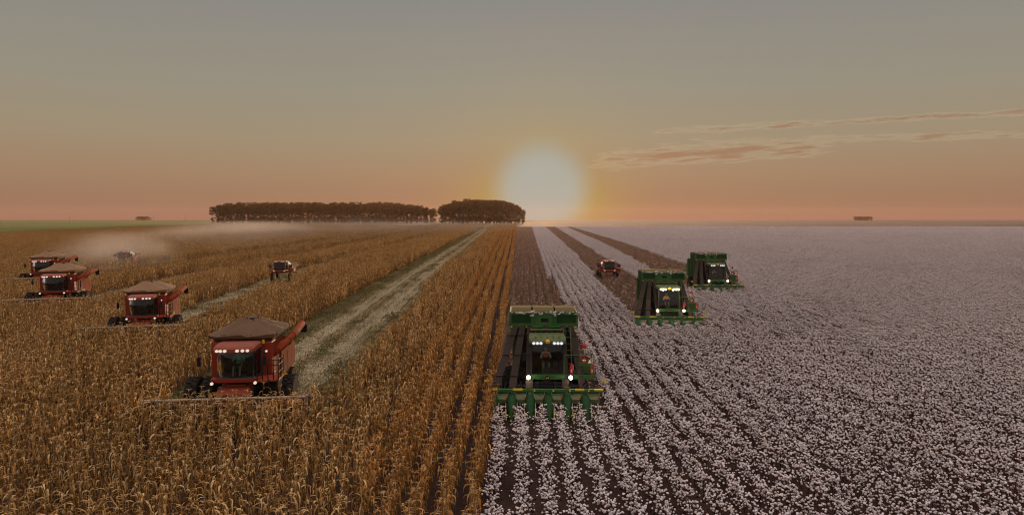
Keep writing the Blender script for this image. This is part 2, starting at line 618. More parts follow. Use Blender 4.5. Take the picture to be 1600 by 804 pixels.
# far parts of the fields, beyond where single plants can be told apart
D0 = 640
sheet('far_corn_field', [(corn_edge_x(D0), D0), (corn_edge_x(1500) + 2, 1500), (-630, 1500), (-600, 1400), (-523, 1174), (-453, 966), (-356, D0)], 0.9, M['far_corn'])
sheet('far_cotton_field', [(corn_edge_x(D0) + 0.1, D0), (2900, D0), (2900, 2300), (200, 2300), (corn_edge_x(1500) + 2.1, 1500)], 0.5, M['far_cotton'])
sheet('green_field', [(-2950, 391), (-294, 391), (-357, 632), (-455, 966), (-525, 1174), (-603, 1400), (-633, 1502), (-800, 1900), (-2950, 2600)], 0.25, M['green_field'])
sheet('far_land', [(-2950, 2610), (-800, 1910), (-640, 1505), (200, 2310), (2950, 2310), (2950, 2950), (-2950, 2950)], 0.12, M['far_land'])

# cut strips of the corn, covered with chaff; green verge along their left side
def ribbon(name, fl, fr, d0, d1, z, m, n=40):
    me = bpy.data.meshes.new(name)
    vv, ff = [], []
    for i in range(n + 1):
        d = d0 + (d1 - d0) * (i / n) ** 1.6
        vv += [(fl(d), d, z), (fr(d), d, z)]
        if i: ff.append((2 * i - 2, 2 * i - 1, 2 * i + 1, 2 * i))
    me.from_pydata(vv, [], ff)
    me.materials.append(m)
    o = bpy.data.objects.new(name, me)
    COL.objects.link(o)
    o['kind'] = 'structure'
    return o


for k, (fn, d0) in enumerate(STRIPS):
    d1 = 900 if k < 2 else 420
    ribbon('stubble_ground', lambda d, fn=fn: fn(d)[0] - 0.5, lambda d, fn=fn: fn(d)[1] + 0.4, d0 - 1, d1, 0.02 if k else 0.93 * 0 + 0.02, M['verge'])
    if k == 0:
        for a, b in ((0.28, 0.47), (0.60, 0.80)):
            ribbon('chaff_track', lambda d, a=a: strip1(d)[0] * (1 - a) + strip1(d)[1] * a, lambda d, b=b: strip1(d)[0] * (1 - b) + strip1(d)[1] * b, d0 - 1, d1, 0.028, M['chaff'])
    elif k == 1:
        ribbon('chaff_track', lambda d, fn=fn: fn(d)[0] + 0.6, lambda d, fn=fn: fn(d)[0] + 1.9, d0 - 1, d1, 0.028, M['chaff'])
# the same strips continue over the far corn sheet
ribbon('stubble_ground', lambda d: strip1(d)[0], lambda d: strip1(d)[1], D0, 1400, 0.915, M['verge'])
ribbon('chaff_track', lambda d: strip1(d)[0] + 2.6, lambda d: strip1(d)[0] + 4.2, D0, 1400, 0.925, M['chaff'])
ribbon('chaff_track', lambda d: strip1(d)[1] - 2.4, lambda d: strip1(d)[1] - 0.8, D0, 1400, 0.925, M['chaff'])


# picked strips of the cotton: left and right border through points measured on the ground
def line_through(pts):
    g = sorted((ground_at(px, py, 0.4)[1], ground_at(px, py, 0.4)[0]) for px, py in pts)
    def f(d):
        if d <= g[0][0]: a, b = g[0], g[1]
        elif d >= g[-1][0]: a, b = g[-2], g[-1]
        else:
            for a, b in zip(g, g[1:]):
                if a[0] <= d <= b[0]: break
        return a[1] + (b[1] - a[1]) * (d - a[0]) / (b[0] - a[0])
    return f


PICKERS = [  # x of the head centre, y of the head
    (1.66, 33.3), (13.4, 57.6), (25.7, 84.6)]
p1r = line_through([(877, 477), (845, 400), (836.5, 372)])
p2l = line_through([(1000, 500), (955, 460), (901, 400), (880, 380), (860, 362)])
p2r = line_through([(1098, 500), (977, 425), (942, 402), (920, 388), (887, 367)])
p3l = line_through([(1070, 450), (1010, 417), (945, 382), (905, 364)])
p3r = line_through([(1162, 450), (1085, 420), (977, 381), (925, 365)])
PICKED = [(corn_edge_x, p1r, PICKERS[0][1] + 1.0), (p2l, p2r, PICKERS[1][1] + 1.0), (p3l, p3r, PICKERS[2][1] + 1.0)]
for fl, fr, d0 in PICKED:
    ribbon('picked_strip', fl, fr, D0, 1500, 0.52, M['far_stubble'])


# ------------------------------------------------------------------ plants
def finish(vv, ff, tint, name, mats, midx=None, smooth=False):
    me = bpy.data.meshes.new(name)
    me.from_pydata(vv, [], ff)
    at = me.attributes.new('tint', 'FLOAT', 'FACE')
    at.data.foreach_set('value', tint)
    for m in mats: me.materials.append(m)
    if midx is not None:
        me.polygons.foreach_set('material_index', midx)
    if smooth:
        me.polygons.foreach_set('use_smooth', [True] * len(ff))
    me.update()
    return me


class Soup:
    def __init__(self):
        self.v, self.f, self.t, self.m = [], [], [], []

    def strip(self, pts, wids, sides, tint, mi=0):
        b = len(self.v)
        for p, w, s in zip(pts, wids, sides):
            self.v += [p - s * w / 2, p + s * w / 2]
        for i in range(len(pts) - 1):
            self.f.append((b + 2 * i, b + 2 * i + 1, b + 2 * i + 3, b + 2 * i + 2))
            self.t.append(tint)
            self.m.append(mi)

    def stick(self, pts, r0, r1, tint, mi=0, n=3):
        b = len(self.v)
        k = len(pts)
        for i, p in enumerate(pts):
            r = r0 + (r1 - r0) * i / (k - 1)
            for j in range(n):
                a = 2 * PI * j / n
                self.v.append(p + Vector((math.cos(a) * r, math.sin(a) * r, 0)))
        for i in range(k - 1):
            for j in range(n):
                self.f.append((b + i * n + j, b + i * n + (j + 1) % n, b + (i + 1) * n + (j + 1) % n, b + (i + 1) * n + j))
                self.t.append(tint)
                self.m.append(mi)

    def blob(self, c_, r, rng, tint, mi=0):
        b = len(self.v)
        q = Quaternion((rng.random() - .5, rng.random() - .5, rng.random() - .5, rng.random() - .5 + 1e-3)).normalized()
        for p in ICO_V:
            w = r * (0.78 + 0.44 * rng.random())
            pp = q @ p
            self.v.append(c_ + Vector((pp.x * w, pp.y * w, pp.z * w * 0.85)))
        for f in ICO_F:
            self.f.append(tuple(b + i for i in f))
            self.t.append(tint)
            self.m.append(mi)

    def mesh(self, name, mats, smooth=False):
        return finish([tuple(p) for p in self.v], self.f, self.t, name, mats, self.m if len(mats) > 1 else None, smooth)


_b = bmesh.new()
bmesh.ops.create_icosphere(_b, subdivisions=1, radius=1.0)
_b.verts.ensure_lookup_table()
ICO_V = [v_.co.copy() for v_ in _b.verts]
ICO_F = [tuple(v_.index for v_ in f.verts) for f in _b.faces]
_b.free()


def corn_plant(rng, stalk, leaves, tassel, x=0.0, y=0.0, h=None, spread=1.0, mi=(0, 0, 0), ll=1.0):
    h = h or rng.uniform(1.55, 1.95)
    lean = Vector((rng.gauss(0, 0.07), rng.gauss(0, 0.07), 1))
    base = Vector((x, y, 0))
    def at_(f): return base + lean * (h * f) + Vector((lean.x, lean.y, 0)) * (f * f * 0.6)
    stalk.stick([at_(0), at_(0.4), at_(0.75), at_(1.0)], 0.018, 0.009, rng.random(), mi[0], 4)
    n = rng.randint(8, 11)
    a0 = rng.uniform(0, 2 * PI)
    for i in range(n):
        f = 0.22 + 0.74 * (i + rng.random() * 0.6) / n
        a = a0 + (i % 2) * PI + rng.gauss(0, 0.6)
        L = ll * rng.uniform(0.50, 0.95) * (1.0 if f < 0.85 else 0.8)
        dirh = Vector((math.cos(a) * spread, math.sin(a), 0))
        up = rng.uniform(0.5, 1.35)
        w = rng.uniform(0.035, 0.070)
        p = at_(f)
        ang_ = math.atan(up)
        pts, wd, sd = [p], [w * 0.55], []
        side0 = Vector((-dirh.y, dirh.x, 0)).normalized()
        tw = rng.uniform(-0.5, 0.5)
        seg = 6
        droop = rng.uniform(1.7, 3.1)
        for s in range(1, seg + 1):
            g = s / seg
            ang_ -= droop * (0.30 if s == 1 else 0.22) * (0.6 + g)
            ang_ = max(ang_, -1.52)
            p = p + (dirh * math.cos(ang_) + Vector((0, 0, math.sin(ang_)))) * (L / seg)
            p = p + Vector((rng.gauss(0, 0.012), rng.gauss(0, 0.012), 0))
            pts.append(p)
            wd.append(w * (1.0 if g < 0.55 else max(0.12, (1 - g) * 2.1)))
        for s in range(seg + 1):
            g = s / seg
            sd.append((side0 + Vector((0, 0, tw * g * 2.2 + rng.gauss(0, 0.15)))).normalized())
        leaves.strip(pts, wd, sd, min(1, max(0, rng.gauss(0.5, 0.33))), mi[1])
    # dry ear hanging from the stalk
    if rng.random() < 0.75:
        a = rng.uniform(0, 2 * PI)
        p = at_(rng.uniform(0.42, 0.56)) + Vector((math.cos(a), math.sin(a), 0)) * 0.035
        q = p + Vector((math.cos(a) * 0.10, math.sin(a) * 0.10, -0.19))
        leaves.stick([p, p.lerp(q, 0.4), q], 0.03, 0.018, rng.uniform(0.6, 1), mi[1], 5)
    # tassel, often bent over
    tp = at_(1.0)
    for i in range(5):
        a = rng.uniform(0, 2 * PI)
        dv = Vector((math.cos(a) * 0.35, math.sin(a) * 0.35, 1)).normalized()
        p1 = tp + dv * 0.11
        p2 = p1 + (dv + Vector((math.cos(a) * 0.8, math.sin(a) * 0.8, -0.9))).normalized() * 0.12
        sd = Vector((-math.sin(a), math.cos(a), 0))
        tassel.strip([tp, p1, p2], [0.012, 0.022, 0.010], [sd, sd, sd], rng.uniform(0.3, 1.0), mi[2])


def corn_segment(seed, edge=False, L=3.0, narrow=False):
    rng = random.Random(seed)
    s = Soup()
    n = 17 if edge else (14 if narrow else 11)
    for i in range(n):
        y = -L / 2 + L * (i + rng.random()) / n
        x = rng.gauss(0, 0.04 if edge else (0.06 if narrow else 0.10))
        corn_plant(rng, s, s, s, x, y, None, 0.42 if edge else (0.40 if narrow else 0.85), (0, 1, 1), 0.62 if edge else (0.64 if narrow else 0.95))
    return s.mesh('corn_segment', [M['corn_stalk'], M['corn_edge'] if edge else M['corn_leaf']])


def cotton_plant(rng, stalk, bolls, x=0.0, y=0.0, nb=14, mi=(0, 1)):
    h = rng.uniform(0.72, 1.0)
    base = Vector((x, y, 0))
    top = base + Vector((rng.gauss(0, 0.06), rng.gauss(0, 0.06), h))
    stalk.stick([base, base.lerp(top, 0.5), top], 0.014, 0.005, rng.random(), mi[0])
    nbr = max(4, nb // 2 + 1)
    ends = []
    for i in range(nbr):
        f = rng.uniform(0.30, 0.98)
        a = rng.uniform(0, 2 * PI)
        L = rng.uniform(0.14, 0.40) * (1.2 - 0.5 * f)
        p = base.lerp(top, f)
        q = p + Vector((math.cos(a) * L, math.sin(a) * L, L * rng.uniform(0.2, 0.7)))
        stalk.stick([p, q], 0.007, 0.004, rng.random(), mi[0])
        ends += [q, p.lerp(q, rng.uniform(0.45, 0.8))]
        # dry leaf rags / burrs
        sd = Vector((rng.gauss(0, 1), rng.gauss(0, 1), rng.gauss(0, 1))).normalized()
        w = q + Vector((rng.gauss(0, 0.06), rng.gauss(0, 0.06), -0.09))
        stalk.strip([q, q.lerp(w, 0.5), w], [0.02, 0.07, 0.02], [sd, sd, sd], rng.random(), mi[0])
    ends.append(top)
    rng.shuffle(ends)
    for e in ends[:nb]:
        bolls.blob(e + Vector((0, 0, 0.02)), rng.uniform(0.025, 0.050), rng, rng.random(), mi[1])


def cotton_segment(seed, L=3.0, bolls=True, sparse=False):
    rng = random.Random(seed)
    s = Soup()
    n = 15
    for i in range(n):
        y = -L / 2 + L * (i + rng.random()) / n
        x = rng.gauss(0, 0.05)
        if bolls:
            cotton_plant(rng, s, s, x, y, rng.randint(8, 12) if sparse else rng.randint(12, 18))
        else:
            cotton_plant(rng, s, s, x, y, 1 if rng.random() < 0.55 else 0)
    return s.mesh('cotton_segment', [M['cotton_stalk'] if bolls else M['stubble'], M['cotton']])


def litter_patch(seed, L=3.0, wd=1.2, n=220, green=False, dull=False):
    rng = random.Random(seed)
    s = Soup()
    for i in range(n):
        p = Vector((rng.uniform(-wd / 2, wd / 2), rng.uniform(-L / 2, L / 2), 0.03 + abs(rng.gauss(0, 0.03))))
        a = rng.uniform(0, 2 * PI)
        d = Vector((math.cos(a) * 0.45, math.sin(a) * 1.3, rng.uniform(-0.12, 0.16)))
        if green: d = Vector((math.cos(a) * 0.6, math.sin(a) * 0.6, rng.uniform(0.4, 1.2)))
        L2 = rng.uniform(0.08, 0.26)
        sd = Vector((-math.sin(a), math.cos(a), rng.gauss(0, 0.3))).normalized()
        q1 = p + d * L2
        q2 = q1 + Vector((d.x, d.y, -0.3)) * L2 * 0.6
        s.strip([p, q1, q2], [0.03, 0.045, 0.015], [sd] * 3, rng.random(), 0)
    if not green:
        for i in range(14):
            p = Vector((rng.choice((-0.45, 0.45)) + rng.gauss(0, 0.05), rng.uniform(-L / 2, L / 2), 0))
            s.stick([p, p + Vector((rng.gauss(0, 0.05), rng.gauss(0, 0.05), rng.uniform(0.15, 0.4)))], 0.014, 0.012, rng.random(), 0, 4)
    return s.mesh('litter_patch', [M['weed'] if green else M['dull_straw'] if dull else M['straw']])


def scatter(name, meshes, pts, label, cat):
    """one object of countless plants: instances on points. pts rows: x y z yaw sx sy sz idx"""
    coll = bpy.data.collections.new(name + '_sources')
    for i, me in enumerate(meshes):
        o = bpy.data.objects.new('%s_source_%02d' % (name, i), me)
        coll.objects.link(o)
    pts = np.asarray(pts, dtype=np.float32)
    me = bpy.data.meshes.new(name)
    me.vertices.add(len(pts))
    me.vertices.foreach_set('co', pts[:, :3].ravel())
    a = me.attributes.new('yaw', 'FLOAT', 'POINT'); a.data.foreach_set('value', pts[:, 3].copy())
    a = me.attributes.new('siz', 'FLOAT_VECTOR', 'POINT'); a.data.foreach_set('vector', pts[:, 4:7].ravel())
    a = me.attributes.new('pick', 'INT', 'POINT'); a.data.foreach_set('value', pts[:, 7].astype(np.int32))
    o = bpy.data.objects.new(name, me)
    COL.objects.link(o)
    ng = bpy.data.node_groups.new(name + '_nodes', 'GeometryNodeTree')
    ng.interface.new_socket('Geometry', in_out='INPUT', socket_type='NodeSocketGeometry')
    ng.interface.new_socket('Geometry', in_out='OUTPUT', socket_type='NodeSocketGeometry')
    n = ng.nodes
    gi, go = n.new('NodeGroupInput'), n.new('NodeGroupOutput')
    ip = n.new('GeometryNodeInstanceOnPoints')
    ci = n.new('GeometryNodeCollectionInfo')
    ci.inputs['Collection'].default_value = coll
    ci.inputs['Separate Children'].default_value = True
    ci.inputs['Reset Children'].default_value = True
    def attr(nm, dt):
        q = n.new('GeometryNodeInputNamedAttribute')
        q.data_type = dt
        q.inputs['Name'].default_value = nm
        return next(s for s in q.outputs if s.enabled and s.name == 'Attribute')
    L = ng.links
    L.new(gi.outputs[0], ip.inputs['Points'])
    L.new(ci.outputs[0], ip.inputs['Instance'])
    ip.inputs['Pick Instance'].default_value = True
    L.new(attr('pick', 'INT'), ip.inputs['Instance Index'])
    cx_ = n.new('ShaderNodeCombineXYZ')
    L.new(attr('yaw', 'FLOAT'), cx_.inputs[2])
    er = n.new('FunctionNodeEulerToRotation')
    L.new(cx_.outputs[0], er.inputs[0])
    L.new(er.outputs[0], ip.inputs['Rotation'])
    L.new(attr('siz', 'FLOAT_VECTOR'), ip.inputs['Scale'])
    L.new(ip.outputs[0], go.inputs[0])
    md = o.modifiers.new('plants', 'NODES')
    md.node_group = ng
    tag(o, label, cat, None, 'stuff')
    return o


rs = np.random.RandomState(5)


def in_view(x, y, m=13.0):
    return abs(x) < 0.77 * y + m


def corn_slope(x0):
    t = min(1.0, max(0.0, (-x0 - 1.0) / 10.0))
    return 0.0085 - 0.0365 * t


SPRAYERS = [(-35.0, 103.0, 4.0), (14.8, 104.0, 0.0), (-75.8, 133.0, 6.0)]


def corn_blocked(x, y):
    for fn, d0 in STRIPS:
        if y > d0:
            a, b = fn(y)
            if a - 0.25 < x < b + 0.1: return True
    for (cx_, cy_, yaw, sc) in COMBINES:
        ca, sa = math.cos(R(yaw)), math.sin(R(yaw))
        lx = ((x - cx_) * ca + (y - cy_) * sa) / sc
        ly = (-(x - cx_) * sa + (y - cy_) * ca) / sc
        if abs(lx) < (3.8 if ly < 1.3 else 2.9) and -0.35 < ly < 9.0: return True
    for (sx, sy, a) in SPRAYERS:
        if abs(x - sx) < 2.2 and -3.5 < y - sy < 7: return True
    if 88 < y < 103 and abs(x - SPRAYERS[0][0] * y / 103) < 1.7: return True
    return False


# --- corn: rows, singles near the camera, the rest one mass
NEAR_CORN = 20.9
corn_near, corn_pts, corn_edge_pts = [], [], []
for k in range(0, 600):
    x0 = -1.16 - 0.9 * k
    m = corn_slope(x0)
    xr = x0 - m * 20.0
    y = 8.0
    # individual plants
    while y < NEAR_CORN:
        x = xr + m * y + rs.normal(0, 0.06 if k < 3 else 0.10)
        if y > 17 and abs(x) < 0.75 * y + 0.5:
            corn_near.append((x, y, k))
        elif abs(x) < 0.75 * y + 13:
            corn_pts.append((x, y, 0, rs.rand() * 6.28, 1, 1, rs.uniform(0.92, 1.08), 16 + rs.randint(0, 6)))
        y += (0.205 if k < 3 else 0.25) * (0.8 + 0.4 * rs.rand())
    y = NEAR_CORN + 1.4
    while y < D0 + 40:
        x = xr + m * y
        if in_view(x, y) and x > (corn_left(y) if y > 391 else -1e9) and y < 110 and any(corn_blocked(x, y + q) for q in (-1.5, -0.75, 0, 0.75, 1.5)):
            for q in np.arange(-1.42, 1.43, 0.22):
                if not corn_blocked(x, y + q):
                    corn_pts.append((x + rs.normal(0, 0.1), y + q, 0, rs.rand() * 6.28, 1, 1, rs.uniform(0.92, 1.06), 16 + rs.randint(0, 6)))
        elif in_view(x, y) and x > (corn_left(y) if y > 391 else -1e9) and not corn_blocked(x, y):
            spread = 1.0 + max(0, (y - 60)) * 0.0016
            row = (x + rs.normal(0, 0.03 + 0.0006 * y), y, 0, -m * -1.0 * -1.0 + (PI if rs.rand() < 0.5 else 0), spread * rs.uniform(0.9, 1.1), 1.0, rs.uniform(0.93, 1.07), rs.randint(0, 8) + (8 if 5 <= k < 26 else 0))
            (corn_edge_pts if k < 5 else corn_pts).append(row)
        y += 2.85
for (cx_, cy_, yaw, sc) in COMBINES:
    for q in range(95):
        lx = rs.uniform(-4.0, 4.0) * sc
        ly = (rs.uniform(-1.6, -0.25) if q < 70 else rs.uniform(0.1, 0.9)) * sc
        xx = cx_ + lx * math.cos(R(yaw)) - ly * math.sin(R(yaw))
        yy = cy_ + lx * math.sin(R(yaw)) + ly * math.cos(R(yaw))
        corn_pts.append((xx, yy, 0, rs.rand() * 6.28, 1, 1, rs.uniform(0.85, 1.08), 16 + rs.randint(0, 6)))
corn_near.sort(key=lambda p: p[1])
print('near corn', len(corn_near), 'segments', len(corn_pts) + len(corn_edge_pts))
corn_pts = [r for r in corn_pts]
# near plants past 300 join the mass as single plants
single_corn = []
for i in range(6):
    s = Soup()
    corn_plant(random.Random(700 + i), s, s, s, mi=(0, 1, 1))
    single_corn.append(s.mesh('corn_single', [M['corn_stalk'], M['corn_leaf']]))
for (x, y, k) in corn_near[300:]:
    corn_pts.append((x, y, 0, rs.rand() * 6.28, 1, 1, rs.uniform(0.92, 1.08), 16 + rs.randint(0, 6)))
corn_near = corn_near[:300]
corn_meshes = [corn_segment(100 + i) for i in range(8)] + [corn_segment(120 + i, narrow=True) for i in range(8)]
scatter('corn_crop', corn_meshes + single_corn, corn_pts, 'dry golden brown corn crop filling the left half of the land', 'corn')
scatter('corn_border_rows', [corn_segment(200 + i, True) for i in range(8)], corn_edge_pts, 'backlit orange brown corn rows along the border with the cotton', 'corn')

# individual plants: prototypes copied
corn_protos = []
for i in range(12):
    rng = random.Random(40 + i)
    st, lf, ts = Soup(), Soup(), Soup()
    corn_plant(rng, st, lf, ts, ll=0.6 if i >= 8 else 1.0)
    corn_protos.append((st.mesh('corn_plant', [M['corn_stalk']]), lf.mesh('leaves', [M['corn_edge'] if i >= 8 else M['corn_leaf']]), ts.mesh('tassel', [M['corn_leaf']])))
CORN_LABEL = 'dry brown corn plant with drooping leaves in the foremost rows of the corn'
for i, (x, y, k) in enumerate(corn_near):
    a, b, c3 = corn_protos[rs.randint(8, 12) if k < 4 else rs.randint(0, 8)]
    o = bpy.data.objects.new('corn_plant', a)
    COL.objects.link(o)
    o.location = (x, y, 0)
    o.rotation_euler = (0, 0, rs.rand() * 6.28)
    sz = rs.uniform(0.92, 1.08)
    o.scale = (1, 1, sz)
    tag(o, CORN_LABEL, 'corn plant', 'corn plants in the foremost rows')
    for nm, me in (('leaves', b), ('tassel', c3)):
        ch = bpy.data.objects.new(nm, me)
        COL.objects.link(ch)
        ch.parent = o

# --- cotton
NEAR_COTTON = 22.6
cot_near, cot_pts, stub_pts = [], [], []
COT_M = 0.0253


def cot_x(k, d):
    return -0.47 + 0.9 * k + (COT_M if d > 33 else 0.010) * (d - 33)



def picked(x, y):
    for fl, fr, d0 in PICKED:
        if y > d0 and fl(y) < x < fr(y): return True
    return False


def machine(x, y):
    for (px, py) in PICKERS:
        if abs(x - px) < 3.1 and (-1.5 if py < 40 else -0.7) < y - py < 1.2: return True
    for (sx, sy, a) in SPRAYERS:
        if abs(x - sx) < 1.8 and -3 < y - sy < 6: return True
    return False


def patch_pick(x, y):
    f = math.sin(x * 0.11 + 1.3 * math.sin(y * 0.05)) + math.sin(y * 0.083 + x * 0.031 + 2.0) + 0.8 * math.sin(x * 0.27 - y * 0.19)
    return rs.randint(5, 8) if f + rs.normal(0, 0.6) > 1.1 else rs.randint(0, 5)


for k in range(-20, 620):
    y = 8.0
    while y < NEAR_COTTON:
        x = cot_x(k, y) + rs.normal(0, 0.05)
        if x > corn_edge_x(y) + 0.2 and abs(x) < 0.75 * y + 0.4 and k >= 0 and y > 19.3:
            cot_near.append((x, y))
        elif corn_edge_x(y) + 0.2 < x < 0.75 * y + 13 and k >= 0:
            cot_pts.append((x, y, 0, rs.rand() * 6.28, 1, 1, rs.uniform(0.9, 1.1), 8 + rs.randint(0, 6)))
        y += 0.2 * (0.8 + 0.4 * rs.rand())
    y = NEAR_COTTON + 1.4
    while y < D0 + 30:
        x = cot_x(k, y)
        if x > corn_edge_x(y) + 0.2 and in_view(x, y) and not (k < 0 and y < PICKERS[0][1]):
            far_ = 1.0 + max(0, (y - 80)) * 0.002
            row = (x + rs.normal(0, 0.03 + 0.0005 * y), y, 0, -math.atan(COT_M) + (PI if rs.rand() < 0.5 else 0), far_ * rs.uniform(0.9, 1.15), 1.0, rs.uniform(0.88, 1.08), patch_pick(x, y))
            if picked(x, y):
                stub_pts.append(row)
            elif any(machine(x, y + q) for q in (-1.5, -0.75, 0, 0.75, 1.5)):
                for q in np.arange(-1.45, 1.5, 0.2):
                    if not machine(x, y + q) and not picked(x, y + q):
                        cot_pts.append((x + rs.normal(0, 0.04), y + q, 0, rs.rand() * 6.28, 1, 1, rs.uniform(0.88, 1.08), 8 + rs.randint(0, 6)))
            else:
                cot_pts.append(row)
        y += 2.9
cot_near.sort(key=lambda p: p[1])
print('near cotton', len(cot_near), 'segments', len(cot_pts), len(stub_pts))
single_cot = []
for i in range(6):
    s = Soup()
    cotton_plant(random.Random(900 + i), s, s, nb=14)
    single_cot.append(s.mesh('cotton_single', [M['cotton_stalk'], M['cotton']]))
for (x, y) in cot_near[300:]:
    cot_pts.append((x, y, 0, rs.rand() * 6.28, 1, 1, rs.uniform(0.9, 1.1), 8 + rs.randint(0, 6)))
cot_near = cot_near[:300]
scatter('cotton_crop', [cotton_segment(300 + i, sparse=i >= 5) for i in range(8)] + single_cot, cot_pts, 'white open cotton crop in rows filling the right half', 'cotton')
scatter('picked_cotton_stalks', [cotton_segment(400 + i, 3.0, False) for i in range(8)], stub_pts, 'brown picked cotton stalks in strips behind the green machines', 'cotton stalks')
cot_protos = []
for i in range(8):
    rng = random.Random(60 + i)
    st, bl = Soup(), Soup()
    cotton_plant(rng, st, bl, nb=14, mi=(0, 0))
    cot_protos.append((st.mesh('cotton_plant', [M['cotton_stalk']]), bl.mesh('bolls', [M['cotton']])))
COT_LABEL = 'bare stalked cotton plant with white open bolls at the near end of the cotton rows'
for (x, y) in cot_near:
    a, b = cot_protos[rs.randint(0, 8)]
    o = bpy.data.objects.new('cotton_plant', a)
    COL.objects.link(o)
    o.location = (x, y, 0)
    o.rotation_euler = (0, 0, rs.rand() * 6.28)
    o.scale = (1, 1, rs.uniform(0.9, 1.08))
    tag(o, COT_LABEL, 'cotton plant', 'cotton plants at the near end of the rows')
    ch = bpy.data.objects.new('bolls', b)
    COL.objects.link(ch)
    ch.parent = o

# --- straw and weeds on the cut strips
lit, wee = [], []
for y in list(np.arange(33.5, 260, 1.6)) + list(np.arange(260, 640, 2.6)):
    a, b = strip1(y)
    for x in np.arange(a, b, 0.9):
        f = (x - a) / (b - a)
        fj = f + rs.normal(0, 0.035)
        if (0.28 < fj < 0.47) or (0.60 < fj < 0.80):
            lit.append((x + rs.normal(0, .2), y + rs.normal(0, .4), 0.02, 0.028 + PI * rs.randint(0, 2), 1.1, 1.3, 0.7, rs.randint(0, 5)))
        elif rs.rand() < 0.75:
            if rs.rand() < (0.6 if f < 0.3 else 0.35):
                wee.append((x + rs.normal(0, .2), y + rs.normal(0, .4), 0.0, 0.028 + PI * rs.randint(0, 2), 1.0, 1.5, rs.uniform(0.4, 0.9), rs.randint(0, 4)))
            else:
                lit.append((x, y, 0.02, 0.028 + PI * rs.randint(0, 2), 1, 1.3, 0.8, rs.randint(5, 8)))
for y in np.arange(54, 260, 2.0):
    a, b = STRIPS[1][0](y)
    for x in np.arange(a, b, 1.0):
        if x < a + 2.0 and rs.rand() < 0.6: lit.append((x, y, 0.02, rs.rand() * 6.28, 1.1, 1.1, 1, rs.randint(0, 5)))
        elif rs.rand() < 0.25: wee.append((x, y, 0, rs.rand() * 6.28, 1.1, 1.1, 1.2, rs.randint(0, 4)))
scatter('straw_litter', [litter_patch(500 + i) for i in range(5)] + [litter_patch(510 + i, dull=True) for i in range(3)], lit, 'pale straw and chaff lying on the cut strips in the corn', 'straw')
scatter('weeds', [litter_patch(520 + i, green=True, n=160) for i in range(4)], wee, 'low green weeds growing along the cut corn strips', 'weeds')

# ------------------------------------------------------------------ green cotton pickers
def wheel(parent, x, y, r, w, rim_m, n=28):
    mb = MB()
    mb.lathe_x([(-w / 2, r * 0.62), (-w / 2, r * 0.90), (-w * 0.40, r * 0.965), (w * 0.40, r * 0.965), (w / 2, r * 0.90), (w / 2, r * 0.62)], (x, y, r), n)
    for i in range(20):                                   # lugs
        a = 2 * PI * i / 20
        for s in (-1, 1):
            mb.box((x + s * w * 0.24, y + math.cos(a + s * 0.08) * r * 0.975, r + math.sin(a + s * 0.08) * r * 0.975), (w * 0.46, 0.07, 0.05),
                   (a + PI / 2 + s * 0.08, 0, s * 0.45))
    wh = mb.build('wheel', M['rubber'], parent, True)
    mb = MB()
    mb.lathe_x([(-w * 0.30, 0.06), (-w * 0.30, r * 0.30), (-w * 0.47, r * 0.56), (-w * 0.47, r * 0.635), (w * 0.47, r * 0.635), (w * 0.47, r * 0.56), (w * 0.30, r * 0.30), (w * 0.30, 0.06)], (x, y, r), n)
    mb.build('rim', rim_m, wh, True)
    return wh


def lint(parent, spots, seed=1):
    rng = random.Random(seed)
    mb = MB()
    for (x, y, z, L, n) in spots:
        for i in range(n):
            mb.ball((x + rng.gauss(0, L), y + rng.gauss(0, 0.05), z + rng.gauss(0, 0.035)), (rng.uniform(.03, .09), rng.uniform(.03, .05), rng.uniform(.015, .04)), 1)
    o = mb.build('cotton_lint', M['cotton'], parent, True)
    return o


